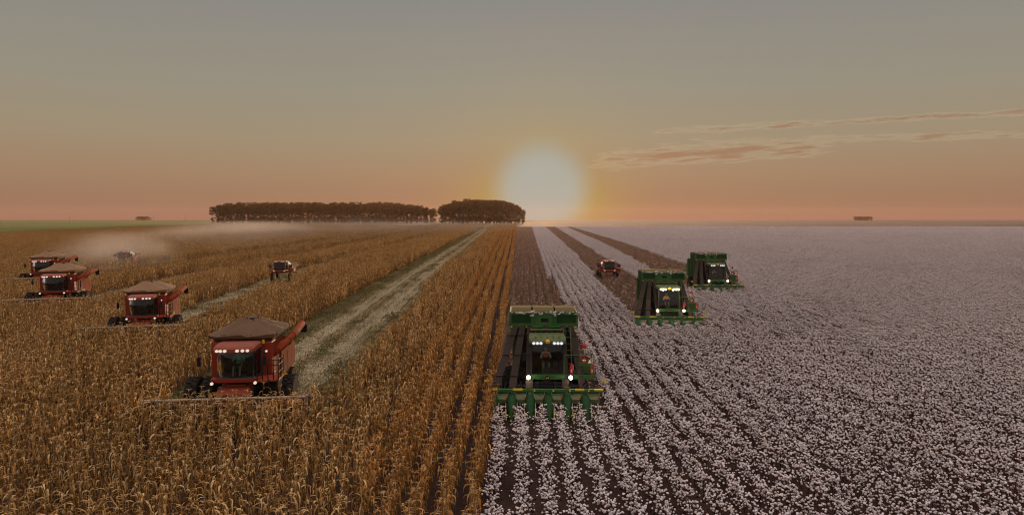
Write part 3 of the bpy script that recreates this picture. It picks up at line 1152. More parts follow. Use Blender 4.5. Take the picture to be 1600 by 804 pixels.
def make_picker():
    root = empty('cotton_picker')
    # header bar with the yellow markers
    mb = MB()
    mb.box((0, 0, 1.20), (5.72, 0.15, 0.15), None, 0.02)
    mb.box((0, 0.35, 1.0), (5.5, 0.12, 0.12))
    for i in range(13):
        x = -2.7 + i * 0.45
        mb.bar((x, 0.02, 1.2), (x, 0.36, 1.0), 0.05)
    bar = mb.build('header_bar', M['green'], root)
    mb = MB()
    for x0, x1 in ((-2.82, -2.38), (-1.62, -1.14), (1.45, 1.9), (2.4, 2.84)):
        mb.box(((x0 + x1) / 2, -0.081, 1.235), (x1 - x0, 0.012, 0.07))
        mb.box(((x0 + x1) / 2, -0.02, 1.279), (x1 - x0, 0.10, 0.012))
    mb.build('yellow_marker', M['yellow'], bar)
    mb = MB()
    for x in (-0.55, 0.38, 1.2, 2.12):
        mb.disc((x, -0.085, 1.2), 0.045, 0.03)
    mb.build('reflector', M['yellow'], bar)
    # hydraulic caps on the bar
    for x in (-0.85, 1.05):
        MB().ball((x, 0.06, 1.30), (0.17, 0.12, 0.10)).build('bar_cap', M['lid'], root, True)
    # six row units
    for k in range(6):
        xc = (k - 2.5) * 0.9 + 0.12
        xp = xc - 0.43
        mb = MB()
        rings = []
        for (y, hw, z0, z1) in ((0.85, 0.20, 0.25, 1.00), (0.3, 0.23, 0.18, 1.05), (-0.25, 0.25, 0.14, 1.02), (-0.65, 0.24, 0.10, 0.86), (-1.0, 0.16, 0.07, 0.58), (-1.35, 0.09, 0.05, 0.30), (-1.62, 0.03, 0.05, 0.11)):
            zc_, hz = (z0 + z1) / 2, (z1 - z0) / 2
            rings.append([(xp + hw * (abs(math.cos(a)) ** 0.7) * (1 if math.cos(a) > 0 else -1), y, zc_ + hz * (abs(math.sin(a)) ** 0.7) * (1 if math.sin(a) > 0 else -1)) for a in [2 * PI * j / 14 for j in range(14)]])
        mb.loft(rings)
        ru = mb.build('row_unit', M['green_dark'], root, True)
        mb = MB()
        mb.loft([[(xc - 0.27, 0.15, 0.98), (xc + 0.27, 0.15, 0.98), (xc + 0.27, 0.15, 0.72), (xc - 0.27, 0.15, 0.72)],
                 [(xc - 0.25, -0.22, 0.95), (xc + 0.25, -0.22, 0.95), (xc + 0.25, -0.22, 0.66), (xc - 0.25, -0.22, 0.66)],
                 [(xc - 0.19, -0.36, 0.84), (xc + 0.19, -0.36, 0.84), (xc + 0.21, -0.34, 0.64), (xc - 0.21, -0.34, 0.64)]])
        mb.build('unit_hood', M['hood'], ru)
        mb = MB()
        mb.ball((xc + 0.20, -0.26, 0.86), (0.075, 0.07, 0.09))
        mb.build('hood_cap', M['orange'], ru, True)
        for s in (-1, 1):                                  # plant lifter rods with yellow tips
            mb = MB()
            x = xc + s * 0.17
            mb.tube([(x, -0.30, 0.66), (x + s * 0.01, -0.75, 0.42)], 0.022, 6)
            rod = mb.build('lifter_rod', M['pale'], ru)
            mb = MB()
            mb.tube([(x + s * 0.01, -0.74, 0.425), (x + s * 0.03, -1.15, 0.20), (x + s * 0.05, -1.35, 0.08)], 0.032, 6, 0.016)
            mb.build('rod_tip', M['yellow'], rod)
        mb = MB()
        for s in (-1, 1):
            mb.bar((xc + s * 0.28, -0.05, 1.14), (xc + s * 0.28, 0.0, 0.55), 0.03)
        mb.bar((xc - 0.28, 0.12, 0.9), (xc + 0.28, 0.12, 0.9), 0.05)
        mb.build('unit_bracket', M['grey'], ru)
    # chassis
    mb = MB()
    mb.box((0, 5.0, 1.15), (1.7, 8.2, 0.45), None, 0.03)
    mb.box((0, 1.0, 1.05), (3.4, 0.5, 0.35), None, 0.03)
    mb.box((0, 2.6, 1.05), (3.3, 0.4, 0.45), None, 0.03)
    mb.box((0.3, 3.6, 2.4), (2.9, 0.9, 2.3), None, 0.05)
    mb.build('chassis', M['black'], root)
    # module chamber and the rear body
    mb = MB()
    mb.box((0, 5.9, 2.75), (3.30, 3.9, 2.1), None, 0.08, 2)
    for i in range(5):
        for s in (-1, 1):
            mb.box((s * 1.672, 4.3 + i * 0.8, 2.75), (0.05, 0.10, 1.9))
    body_ = mb.build('module_chamber', M['green_dark'], root)
    mb = MB()
    mb.prism([(7.9, 1.4), (9.0, 1.7), (9.2, 2.8), (8.5, 3.7), (7.9, 3.8)], -1.5, 1.5)
    mb.build('rear_gate', M['green'], root)
    # basket
    mb = MB()
    mb.box((0, 3.30, 4.22), (3.66, 0.06, 0.80))
    mb.box((0, 3.25, 3.83), (3.70, 0.12, 0.10), None, 0.02)
    mb.box((0, 3.26, 4.18), (0.95, 0.05, 0.62), None, 0.015)
    mb.box((0, 3.25, 4.60), (3.70, 0.10, 0.06), None, 0.015)
    for x in (-1.8, -0.62, 0.62, 1.8):
        mb.box((x, 3.25, 4.22), (0.07, 0.10, 0.84))
    fp = mb.build('basket_front', M['green'], root)
    mb = MB()
    mb.box((0.05, 3.225, 4.20), (0.40, 0.02, 0.20))
    mb.build('vent_grille', M['black'], fp)
    for s in (-1, 1):
        mb = MB()
        mb.box((s * 1.21, 3.262, 4.26), (1.02, 0.02, 0.44))
        for q in range(5):
            mb.box((s * 1.21, 3.25, 4.09 + q * 0.085), (1.02, 0.02, 0.02))
        mb.build('mesh_panel', M['green_dark'], fp)
    mb = MB()
    mb.box((-1.62, 3.184, 3.84), (0.30, 0.012, 0.065))
    for x in (-1.10, -0.87, -0.65):
        mb.box((x, 3.184, 3.84), (0.16, 0.012, 0.065))
    mb.box((1.62, 3.184, 3.84), (0.28, 0.012, 0.065))
    mb.build('yellow_decal', M['yellow'], fp)
    mb = MB()
    for s in (-1, 1):
        mb.box((s * 1.80, 4.57, 4.2), (0.06, 2.44, 0.82))
        for i in range(4):
            mb.box((s * 1.835, 3.6 + i * 0.65, 4.2), (0.04, 0.06, 0.8))
    mb.box((0, 5.80, 4.2), (3.6, 0.06, 0.82))
    mb.box((0, 4.57, 3.83), (3.5, 2.4, 0.05))
    mb.box((0, 6.55, 4.05), (2.9, 1.3, 0.7), None, 0.06)
    mb.build('basket_side', M['green_dark'], root)
    for x0, x1 in ((-1.76, -0.66), (-0.58, 0.58), (0.66, 1.76)):
        mb = MB()
        mb.loft([[(x0, 3.36, 4.66), (x1, 3.36, 4.66), (x1, 3.36, 4.61), (x0, 3.36, 4.61)],
                 [(x0, 4.6, 4.70), (x1, 4.6, 4.70), (x1, 4.6, 4.65), (x0, 4.6, 4.65)],
                 [(x0 * .97, 5.75, 4.68), (x1 * .97, 5.75, 4.68), (x1 * .97, 5.75, 4.63), (x0 * .97, 5.75, 4.63)]])
        mb.build('basket_lid', M['lid'], root)
    lint(root, [(-1.75, 3.3, 4.6, .06, 10), (-0.62, 3.3, 4.66, .07, 14), (0.62, 3.3, 4.62, .05, 10), (1.76, 3.3, 4.56, .07, 12), (-1.2, 3.2, 4.60, .35, 22), (0.1, 3.2, 4.60, .35, 20), (1.2, 3.2, 4.60, .35, 18), (-0.62, 3.17, 4.45, .04, 8), (0.62, 3.17, 4.5, .03, 5)])
    mb = MB()
    for a, b in (((-0.40, 3.2), (0.40, 3.2)), ((-0.40, 2.85), (0.40, 2.85))):
        pass
    mb.bar((-0.42, 3.12, 3.82), (-0.42, 3.12, 3.50), 0.035)
    mb.bar((0.42, 3.12, 3.82), (0.42, 3.12, 3.50), 0.035)
    mb.bar((-0.44, 3.12, 3.50), (0.44, 3.12, 3.50), 0.035)
    mb.build('guard_frame', M['hood'], root)
    # air ducts fanning from the heads up to the basket
    for xt, xb, yb, zb in ((-1.52, -2.50, 0.65, 1.15), (-1.14, -1.66, 0.65, 1.15), (-0.74, -0.80, 0.65, 1.15), (0.12, 0.10, 0.9, 1.2), (1.02, 1.04, 0.65, 1.15), (1.46, 1.90, 0.65, 1.15)):
        mb = MB()
        rings = []
        for i in range(7):
            f = i / 6
            x = xt + (xb - xt) * f
            y = 3.12 + (yb - 3.12) * (f ** 1.25)
            z = 3.84 + (zb - 3.84) * f
            hw = 0.155 + 0.03 * f
            rings.append([(x - hw, y, z + .02), (x + hw, y, z + .02), (x + hw, y + 0.26, z + 0.1), (x - hw, y + 0.26, z + 0.1)])
        mb.loft(rings)
        for i in (1, 3, 5):
            f = i / 6
            x = xt + (xb - xt) * f
            mb.box((x, 3.12 + (yb - 3.12) * (f ** 1.25) + 0.1, 3.84 + (zb - 3.84) * f + 0.06), (0.355, 0.29, 0.035))
        mb.build('air_duct', M['duct'], root)
    # cab
    cx0, yf, yb = 0.13, 1.15, 2.75
    mb = MB()
    mb.box((cx0, 2.0, 1.66), (1.66, 1.55, 0.10), None, 0.02)
    mb.box((cx0, yb, 2.5), (1.66, 0.06, 1.75))
    for s in (-1, 1):
        mb.bar((cx0 + s * 0.83, yf + 0.05, 1.68), (cx0 + s * 0.84, yf + 0.20, 3.36), 0.07)
        mb.bar((cx0 + s * 0.83, yb - 0.02, 1.68), (cx0 + s * 0.83, yb - 0.02, 3.36), 0.09)
        mb.bar((cx0 + s * 0.83, 2.1, 1.68), (cx0 + s * 0.84, 2.1, 3.36), 0.05)
    cab = mb.build('cab', M['interior'], root)
    mb = MB()
    rings = []
    for z, dy_ in ((1.74, 0.0), (2.5, 0.04), (3.34, 0.14)):
        rings.append([(cx0 + 0.80 * t, yf + dy_ + 0.10 * t * t, z) for t in (-1, -0.66, -0.33, 0, 0.33, 0.66, 1)])
    mb.loft(rings, cap=False, closed=False)
    mb.build('windscreen', M['glass'], cab, True)
    for s in (-1, 1):
        mb = MB()
        mb.box((cx0 + s * 0.835, 1.95, 2.52), (0.012, 1.35, 1.55))
        mb.build('side_window', M['glass'], cab)
    mb = MB()
    rings = []
    for y, z0, z1, hw in ((yf - 0.22, 3.36, 3.47, 0.86), (yf - 0.05, 3.34, 3.58, 0.93), (1.6, 3.34, 3.63, 0.95), (2.7, 3.34, 3.60, 0.93), (2.85, 3.36, 3.52, 0.88)):
        rings.append([(cx0 - hw, y, z0), (cx0 + hw, y, z0), (cx0 + hw, y, z1 - .05), (cx0 + hw - .08, y, z1), (cx0 - hw + .08, y, z1), (cx0 - hw, y, z1 - .05)])
    mb.loft(rings)
    for t in (-0.6, -0.3, 0, 0.3, 0.6):
        mb.box((cx0 + t * 1.0, 1.9, 3.625), (0.05, 1.5, 0.045))
    roof = mb.build('cab_roof', M['green_top'], cab)
    mb = MB()
    mb.box((cx0, 2.95, 3.72), (1.75, 0.16, 0.12), None, 0.03)
    mb.build('roof_bar', M['green_top'], roof)
    for t in (-0.70, -0.52, -0.34, 0.34, 0.52, 0.70):
        mb = MB()
        mb.disc((cx0 + t, yf - 0.225, 3.37), 0.072, 0.05, 'y', 14, 1.15)
        mb.build('roof_light', M['lamp_soft'], roof, True)
    mb = MB()
    mb.ball((cx0, yf - 0.26, 3.46), (0.12, 0.10, 0.12))
    mb.build('beacon', M['beacon'], roof, True)
    mb = MB()                                               # seat, wheel column, console
    mb.box((cx0 - 0.05, 2.25, 2.0), (0.5, 0.5, 0.16), None, 0.05)
    mb.box((cx0 - 0.05, 2.52, 2.4), (0.48, 0.14, 0.75), (-0.12, 0, 0), 0.05)
    mb.build('seat', M['dark_cloth'], cab)
    mb = MB()
    mb.torus((cx0 - 0.05, 1.72, 2.42), 0.19, 0.018, 'z')
    mb.tube([(cx0 - 0.05, 1.72, 2.42), (cx0 - 0.05, 1.55, 1.74)], 0.04)
    mb.box((cx0 + 0.48, 2.0, 2.1), (0.22, 0.6, 0.5), None, 0.04)
    mb.box((cx0 + 0.45, 1.6, 2.55), (0.22, 0.05, 0.18), (0.3, 0, 0), 0.01)
    mb.build('steering_wheel', M['black'], cab)
    # bumper below the windscreen with the dark badge
    mb = MB()
    rings = []
    for x, dy_, z0, z1 in ((-0.95, 0.16, 1.60, 1.70), (-0.82, 0.03, 1.52, 1.72), (-0.4, -0.03, 1.50, 1.73), (0.4, -0.03, 1.50, 1.73), (0.82, 0.03, 1.52, 1.72), (0.95, 0.16, 1.60, 1.70)):
        y = 1.03 + dy_
        rings.append([(cx0 + x, y, z0), (cx0 + x, y, z1), (cx0 + x, y + 0.25, z1), (cx0 + x, y + 0.25, z0)])
    mb.loft(rings)
    bp = mb.build('bumper', M['green'], root)
    mb = MB()
    mb.disc((cx0, 0.99, 1.58), 0.12, 0.02, 'y', 20)
    bd = mb.build('badge', M['black'], bp)
    mb = MB()                                               # small leaping shape on the badge
    mb.prism([(0, 0), (0.001, 0)], 0, 0) if False else None
    def pl(pts, y):
        return [[(cx0 + a, y, 1.58 + b) for a, b in pts], [(cx0 + a, y - 0.008, 1.58 + b) for a, b in pts]]
    mb.loft(pl([(-0.07, -0.02), (-0.02, -0.015), (0.04, 0.0), (0.075, 0.03), (0.05, 0.05), (0.0, 0.03), (-0.05, 0.02)], 0.979))
    mb.loft(pl([(-0.06, -0.02), (-0.045, -0.018), (-0.075, -0.065), (-0.085, -0.06)], 0.979))
    mb.loft(pl([(0.03, 0.0), (0.045, 0.005), (0.08, -0.04), (0.07, -0.045)], 0.979))
    mb.build('emblem', M['yellow'], bd)
    for x in (-0.84, 1.30):
        mb = MB()
        mb.disc((x, 0.92, 1.62), 0.10, 0.10, 'y', 16)
        hd = mb.build('headlight', M['lamp_strong'], root, True)
        mb = MB()
        mb.disc((x, 0.985, 1.62), 0.125, 0.06, 'y', 16)
        mb.bar((x, 1.02, 1.62), (x, 1.25, 1.60), 0.06)
        mb.build('lamp_housing', M['black'], hd)
    # platform right of the cab
    mb = MB()
    mb.box((1.72, 1.95, 1.58), (1.6, 1.6, 0.10), None, 0.02)
    mb.box((1.72, 1.14, 1.60), (1.62, 0.06, 0.22))
    mb.box((2.10, 2.1, 1.92), (0.72, 0.9, 0.58), None, 0.04)
    mb.build('platform', M['green'], root)
    for x, y, z in ((1.36, 1.28, 1.95), (2.42, 1.30, 1.95)):
        mb = MB()
        mb.lathe_x([(0, 0)], (0, 0, 0)) if False else None
        mb.tube([(x, y, z - 0.30), (x, y, z + 0.20)], 0.085, 12)
        mb.tube([(x, y, z + 0.20), (x, y, z + 0.27), (x, y, z + 0.32)], 0.05, 10, 0.03)
        fe = mb.build('fire_extinguisher', M['redlamp'], root, True)
        mb = MB()
        mb.box((x, y - 0.089, z - 0.05), (0.08, 0.012, 0.14))
        mb.tube([(x, y, z + 0.3), (x + 0.1, y - 0.02, z + 0.25), (x + 0.11, y - 0.03, z)], 0.014, 6)
        mb.build('hose', M['pale'], fe)
    mb = MB()
    for q in range(3):
        mb.torus((2.05, 1.5 + q * 0.06, 2.42), 0.20 - 0.03 * q, 0.035, 'y')
    mb.build('hose_reel', M['orange'], root, True)
    mb = MB()
    for x, y in ((1.02, 1.2), (1.75, 1.18), (2.5, 1.2), (2.5, 2.7)):
        mb.tube([(x, y, 1.6), (x, y, 2.72)], 0.02, 6)
    mb.tube([(1.02, 1.2, 2.72), (1.75, 1.18, 2.72), (2.5, 1.2, 2.72), (2.5, 2.7, 2.72)], 0.02, 6)
    mb.tube([(1.75, 1.18, 2.2), (2.5, 1.2, 2.2), (2.5, 2.7, 2.2)], 0.016, 6)
    mb.build('handrail', M['green'], root)
    mb = MB()
    mb.tube([(2.05, 1.7, 2.1), (2.05, 1.7, 3.05)], 0.025, 6)
    mb.build('lamp_post', M['pale'], root)
    MB().ball((2.05, 1.7, 3.10), (0.12, 0.12, 0.14)).build('warning_lamp', M['redlamp'], root, True)
    mb = MB()                                               # access ladder
    for x in (1.03, 1.42):
        mb.bar((x, 1.75, 1.62), (x, 2.95, 3.85), 0.045)
    for i in range(7):
        f = (i + 0.5) / 7
        mb.bar((1.03, 1.75 + 1.2 * f, 1.62 + 2.23 * f), (1.42, 1.75 + 1.2 * f, 1.62 + 2.23 * f), 0.035)
    mb.build('ladder', M['green_top'], root)
    # side marker plates on arms
    for s in (-1, 1):
        mb = MB()
        mb.tube([(s * 2.2, 0.45, 1.2), (s * 2.6, 0.4, 1.55), (s * 2.95, 0.35, 1.58)], 0.022, 6)
        am = mb.build('marker_arm', M['black'], root)
        MB().box((s * 2.92, 0.31, 1.60), (0.26, 0.02, 0.10)).build('marker_plate', M['yellow'], am)
    mb = MB()                                               # mirror
    mb.tube([(cx0 - 0.86, 1.25, 3.2), (cx0 - 1.15, 1.1, 3.15), (cx0 - 1.2, 1.1, 2.9)], 0.018, 6)
    mb.box((cx0 - 1.2, 1.08, 2.65), (0.20, 0.05, 0.42), None, 0.02)
    mb.build('mirror', M['black'], root)
    for x in (-1.95, -1.25, 1.25, 1.95):
        wheel(root, x, 2.5, 0.92, 0.50, M['rim_yellow'])
    for x in (-1.35, 1.35):
        wheel(root, x, 7.4, 0.72, 0.50, M['rim_yellow'])
    # hydraulic hoses
    mb = MB()
    for i, x in enumerate((-2.1, -1.3, -0.4, 0.5, 1.4, 2.2)):
        mb.tube([(x, 0.3, 1.05), (x * 0.93, 0.55, 1.5), (x * 0.85, 0.9, 1.2), (x * 0.8, 1.1, 1.1)], 0.035, 6)
    mb.build('hydraulic_hose', M['black'], root, True)
    return root


picker = make_picker()
tag(picker, 'largest green cotton picker, its headlights lit, beside the corn border', 'cotton picker', 'green cotton pickers')
picker.location = (PICKERS[0][0], PICKERS[0][1], 0)
picker.rotation_euler.z = -math.atan(COT_M) * 0.6
pk2 = copy_tree(picker)
pk2['label'] = 'green cotton picker with glaring cab lights, between the other two pickers'
pk2.location = (PICKERS[1][0], PICKERS[1][1], 0)
pk2.scale = (1.05, 1.05, 1.05)
pk2.rotation_euler.z = R(-3.0)
pk3 = copy_tree(picker)
pk3['label'] = 'smallest and farthest green cotton picker, deep in the white cotton at right'
pk3.location = (PICKERS[2][0], PICKERS[2][1], 0)
pk3.scale = (1.1, 1.1, 1.1)
for o in pk2.children_recursive:
    if o.name.startswith('roof_light'):
        o.material_slots[0].link = 'OBJECT'
        o.material_slots[0].material = M['lamp_strong']
        o['label'] = 'glaring warm white roof light'


def lamp_glow(root, loc, power, col, rad=0.08):
    ld = bpy.data.lights.new('lamp_light', 'POINT')
    ld.energy = power
    ld.color = col
    ld.shadow_soft_size = rad
    lo = bpy.data.objects.new('lamp_light', ld)
    COL.objects.link(lo)
    lo.parent = root
    lo.location = loc


for xx in (-0.42, 0.68):
    lamp_glow(pk2, (xx, 0.72, 3.35), 45, (1.0, 0.85, 0.42))
for root_, pw in ((picker, 4), (pk2, 5), (pk3, 4)):
    for xx in (-0.84, 1.30):
        lamp_glow(root_, (xx, 0.78, 1.62), pw, (1.0, 0.92, 0.72))


# ------------------------------------------------------------------ red combine harvesters
def make_combine():
    root = empty('combine_harvester')
    # header
    mb = MB()
    mb.box((0, 0, 1.60), (7.1, 0.12, 0.09), None, 0.02)
    for i in range(8):
        mb.bar((-3.5 + i, 0.03, 1.57), (-3.5 + i, 0.06, 0.8), 0.06)
    mb.build('header_beam', M['beam'], root)
    mb = MB()
    mb.loft([[(-3.5, 1.05, 1.36), (3.5, 1.05, 1.36), (3.5, 1.10, 1.36), (-3.5, 1.10, 1.36)],
             [(-3.5, 0.95, 0.75), (3.5, 0.95, 0.75), (3.5, 1.02, 0.75), (-3.5, 1.02, 0.75)],
             [(-3.5, 0.2, 0.55), (3.5, 0.2, 0.55), (3.5, 0.2, 0.50), (-3.5, 0.2, 0.50)]])
    for s in (-1, 1):
        mb.prism([(-0.35, 0.45), (1.1, 0.55), (1.1, 1.36), (0.1, 1.50)], s * 3.50, s * 3.56)
    mb.build('header_trough', M['red_dark'], root)
    mb = MB()
    mb.tube([(-3.4, 0.6, 1.12), (3.4, 0.6, 1.12)], 0.14, 10)
    for i in range(44):
        x = -3.3 + i * 0.15
        if abs(x) < 0.6: continue
        t = i * 0.9
        mb.box((x, 0.6 + math.cos(t) * 0.17, 1.12 + math.sin(t) * 0.17), (0.03, 0.32, 0.2), (t, 0, 0.25 * (1 if x < 0 else -1)))
    mb.build('header_auger', M['red_dark'], root)
    for i in range(9):
        x = -3.4 + i * 0.85
        mb = MB()
        mb.loft([[(x - .20, 0.1, .75), (x + .20, 0.1, .75), (x + .14, 0.1, 1.02), (x - .14, 0.1, 1.02)],
                 [(x - .15, -0.5, .45), (x + .15, -0.5, .45), (x + .10, -0.5, .66), (x - .10, -0.5, .66)],
                 [(x - .02, -1.0, .22), (x + .02, -1.0, .22), (x + .02, -1.0, .26), (x - .02, -1.0, .26)]])
        mb.build('snout', M['duct'], root)
    # feeder house
    mb = MB()
    mb.loft([[(-0.75, 0.95, 0.75), (0.75, 0.95, 0.75), (0.75, 0.95, 1.55), (-0.75, 0.95, 1.55)],
             [(-0.62, 2.7, 1.0), (0.62, 2.7, 1.0), (0.62, 2.7, 1.9), (-0.62, 2.7, 1.9)]])
    mb.box((0, 1.8, 1.78), (0.9, 0.10, 0.06))
    mb.build('feeder_house', M['orange'], root)
    # main body
    mb = MB()
    mb.box((0, 3.35, 2.62), (2.86, 0.9, 2.02), None, 0.06, 2)
    mb.box((0, 3.2, 1.98), (3.0, 0.5, 0.22), None, 0.04)
    mb.build('front_panel', M['red'], root)
    mb = MB()
    prof = [(3.78, 1.40), (3.78, 3.58), (5.6, 3.52), (7.0, 3.15), (8.3, 2.80), (8.6, 2.2), (8.4, 1.45), (6.5, 1.25)]
    mb.prism(prof, -1.40, 1.40)
    bmesh.ops.bevel(mb.bm, geom=mb.bm.edges[:], offset=0.05, segments=1, affect='EDGES')
    body_ = mb.build('body', M['red_side'], root)
    for s in (-1, 1):
        mb = MB()
        mb.prism([(4.9, 1.55), (4.9, 2.75), (6.6, 3.02), (8.15, 2.68), (8.35, 2.2), (8.2, 1.55)], s * 1.405, s * 1.455)
        mb.build('side_panel', M['red_side'], body_)
        mb = MB()
        mb.box((s * 1.46, 6.4, 2.0), (0.012, 0.05, 1.1))
        mb.box((s * 1.46, 5.6, 1.75), (0.012, 0.9, 0.30))
        mb.build('panel_gap', M['black'], body_)
    mb = MB()
    mb.box((0, 8.7, 1.4), (2.3, 0.5, 0.9), (0.3, 0, 0), 0.05)
    mb.build('straw_chopper', M['black'], root)
    # tank extension + tarp
    mb = MB()
    mb.loft([[(-1.35, 3.3, 3.60), (1.35, 3.3, 3.60), (1.35, 6.0, 3.50), (-1.35, 6.0, 3.50)],
             [(-1.52, 3.05, 3.98), (1.52, 3.05, 3.98), (1.52, 6.25, 3.98), (-1.52, 6.25, 3.98)]], cap=False)
    mb.build('tank_extension', M['tarp_edge'], root)
    rng = random.Random(3)
    mb = MB()
    rings = []
    cyy = 4.65
    N = 40
    for lv, (f, z) in enumerate(((1.03, 3.86), (1.06, 3.96), (1.0, 4.03), (0.80, 4.17), (0.58, 4.34), (0.40, 4.48), (0.22, 4.55), (0.06, 4.57))):
        ring = []
        for j in range(N):
            a = 2 * PI * j / N
            ca, sa = math.cos(a), math.sin(a)
            sq = 1.0 / max(abs(ca), abs(sa)) ** (0.86 if lv < 3 else 0.6)
            fold = 0.0 if lv in (0,) else 0.05 * math.sin(a * 7 + lv * 0.9) + 0.03 * math.sin(a * 17 - lv * 1.7) + rng.gauss(0, 0.016)
            sag = -0.10 * (math.sin(a * 4 + 0.4) ** 2) if 1 < lv < 5 else 0
            x = 1.56 * f * ca * sq
            y = cyy + 1.68 * f * sa * sq
            ring.append((x, y, z + fold + sag * 0.7 - (0.05 if lv == 0 else 0)))
        rings.append(ring)
    mb.loft(rings)
    tp = mb.build('tank_tarp', M['tarp'], root, True)
    mb = MB()
    for i in range(16):
        a = 2 * PI * (i + 0.5) / 16
        ca, sa = math.cos(a), math.sin(a)
        sq = 1.0 / max(abs(ca), abs(sa)) ** 0.86
        mb.bar((1.67 * ca * sq, cyy + 1.72 * sa * sq, 3.96), (1.60 * ca * sq, cyy + 1.66 * sa * sq, 3.80), 0.03)
    mb.build('tarp_strap', M['pale'], tp)
    MB().disc((0.1, cyy, 4.60), 0.26, 0.07, 'z').build('tarp_cap', M['tarp_edge'], tp)
    # unloading tube
    mb = MB()
    mb.tube([(1.30, 3.55, 2.9), (1.62, 3.55, 3.15), (1.86, 3.9, 3.36), (1.86, 6.5, 3.50), (1.78, 9.0, 3.62)], 0.185, 14)
    mb.torus((1.86, 4.4, 3.385), 0.20, 0.03, 'y')
    mb.torus((1.86, 5.6, 3.45), 0.20, 0.03, 'y')
    ub = mb.build('unloading_tube', M['red_side'], root, True)
    mb = MB()
    mb.tube([(1.78, 8.9, 3.63), (1.78, 9.25, 3.50), (1.78, 9.4, 3.08)], 0.21, 12, 0.19)
    mb.build('rubber_spout', M['rubber'], ub, True)
    mb = MB()
    mb.bar((1.40, 6.6, 2.85), (1.84, 6.6, 3.36), 0.08)
    mb.build('tube_cradle', M['black'], root)
    # cab
    cx0, yf, yb = 0.02, 1.55, 2.9
    mb = MB()
    mb.box((cx0, 2.25, 2.12), (1.76, 1.35, 0.12), None, 0.03)
    mb.box((cx0, yb - 0.02, 2.8), (1.72, 0.06, 1.4))
    for s in (-1, 1):
        mb.bar((cx0 + s * 0.80, yf + 0.24, 2.15), (cx0 + s * 0.80, yf + 0.30, 3.46), 0.06)
        mb.bar((cx0 + s * 0.87, yb - 0.06, 2.15), (cx0 + s * 0.87, yb - 0.06, 3.46), 0.09)
    cab = mb.build('cab', M['interior'], root)
    mb = MB()
    rings = []
    for z, dy_ in ((2.17, 0.03), (2.6, -0.02), (3.05, 0.0), (3.45, 0.06)):
        rings.append([(cx0 + 0.85 * t, yf + dy_ + 0.26 * abs(t) ** 2.4, z) for t in (-1, -0.75, -0.5, -0.25, 0, 0.25, 0.5, 0.75, 1)])
    mb.loft(rings, cap=False, closed=False)
    mb.build('windscreen', M['glass'], cab, True)
    for s in (-1, 1):
        mb = MB()
        mb.box((cx0 + s * 0.87, 2.35, 2.80), (0.012, 0.95, 1.25))
        mb.build('side_window', M['glass'], cab)
    mb = MB()
    rings = []
    for y, z0, z1, hw in ((yf - 0.17, 3.42, 3.57, 0.84), (yf - 0.05, 3.45, 3.66, 0.93), (2.1, 3.45, 3.74, 0.98), (2.9, 3.45, 3.70, 0.97)):
        rings.append([(cx0 - hw, y, z0), (cx0 + hw, y, z0), (cx0 + hw, y, z1 - .07), (cx0 + hw - .12, y, z1), (cx0 - hw + .12, y, z1), (cx0 - hw, y, z1 - .07)])
    mb.loft(rings)
    roof = mb.build('cab_roof', M['orange'], cab)  # orange of the low sun on the roof put into its paint
    for t in (-0.72, -0.56, -0.36, 0.20, 0.44, 0.66):
        mb = MB()
        mb.disc((cx0 + t, yf - 0.20 + 0.10 * abs(t) ** 2, 3.50), 0.068, 0.06, 'y', 14, 1.2)
        mb.build('roof_light', M['lamp_warm'], roof, True)
    mb = MB()
    mb.box((cx0, 2.45, 2.45), (0.5, 0.5, 0.14), None, 0.05)
    mb.box((cx0, 2.70, 2.80), (0.48, 0.12, 0.70), (-0.1, 0, 0), 0.05)
    mb.build('seat', M['dark_cloth'], cab)
    mb = MB()
    mb.torus((cx0, 1.98, 2.72), 0.18, 0.018, 'z')
    mb.tube([(cx0, 1.98, 2.72), (cx0, 1.85, 2.2)], 0.035)
    mb.box((cx0 + 0.5, 2.3, 2.45), (0.2, 0.6, 0.4), None, 0.04)
    mb.build('steering_wheel', M['black'], cab)
    # bumper and lights
    mb = MB()
    rings = []
    for x, dy_ in ((-1.12, 0.18), (-0.95, 0.04), (-0.5, 0.0), (0.5, 0.0), (0.95, 0.04), (1.12, 0.18)):
        y = 1.50 + dy_
        rings.append([(cx0 + x, y, 1.98), (cx0 + x, y - .02, 2.13), (cx0 + x, y + 0.35, 2.15), (cx0 + x, y + 0.35, 1.98)])
    mb.loft(rings)
    mb.box((1.55, 2.0, 2.02), (1.0, 1.1, 0.10), None, 0.02)
    mb.build('bumper', M['red'], root)
    for x in (-0.98, 0.98):
        mb = MB()
        mb.disc((x, 1.44, 1.96), 0.072, 0.08, 'y', 14)
        hl = mb.build('headlight', M['lamp_warm'], root, True)
        MB().disc((x, 1.50, 1.96), 0.105, 0.06, 'y', 14).build('lamp_housing', M['black'], hl)
    MB().disc((1.18, 2.86, 3.18), 0.05, 0.06, 'y', 12).build('side_light', M['lamp_warm'], root, True)
    mb = MB()
    mb.tube([(1.05, 2.85, 3.56), (1.05, 2.85, 3.74)], 0.06, 10)
    mb.build('beacon', M['beacon'], root, True)
    # mirrors on long arms
    for s, L in ((-1, 1.55), (1, 1.42)):
        mb = MB()
        mb.tube([(s * 0.95, 1.75, 3.42), (s * (L - .2), 1.55, 3.46), (s * L, 1.52, 3.36), (s * L, 1.52, 3.2)], 0.022, 6)
        mb.box((s * L, 1.50, 3.0), (0.17, 0.07, 0.44), None, 0.03)
        mb.build('mirror', M['black'], root)
    # ladder, rails and platform on the right of the cab
    mb = MB()
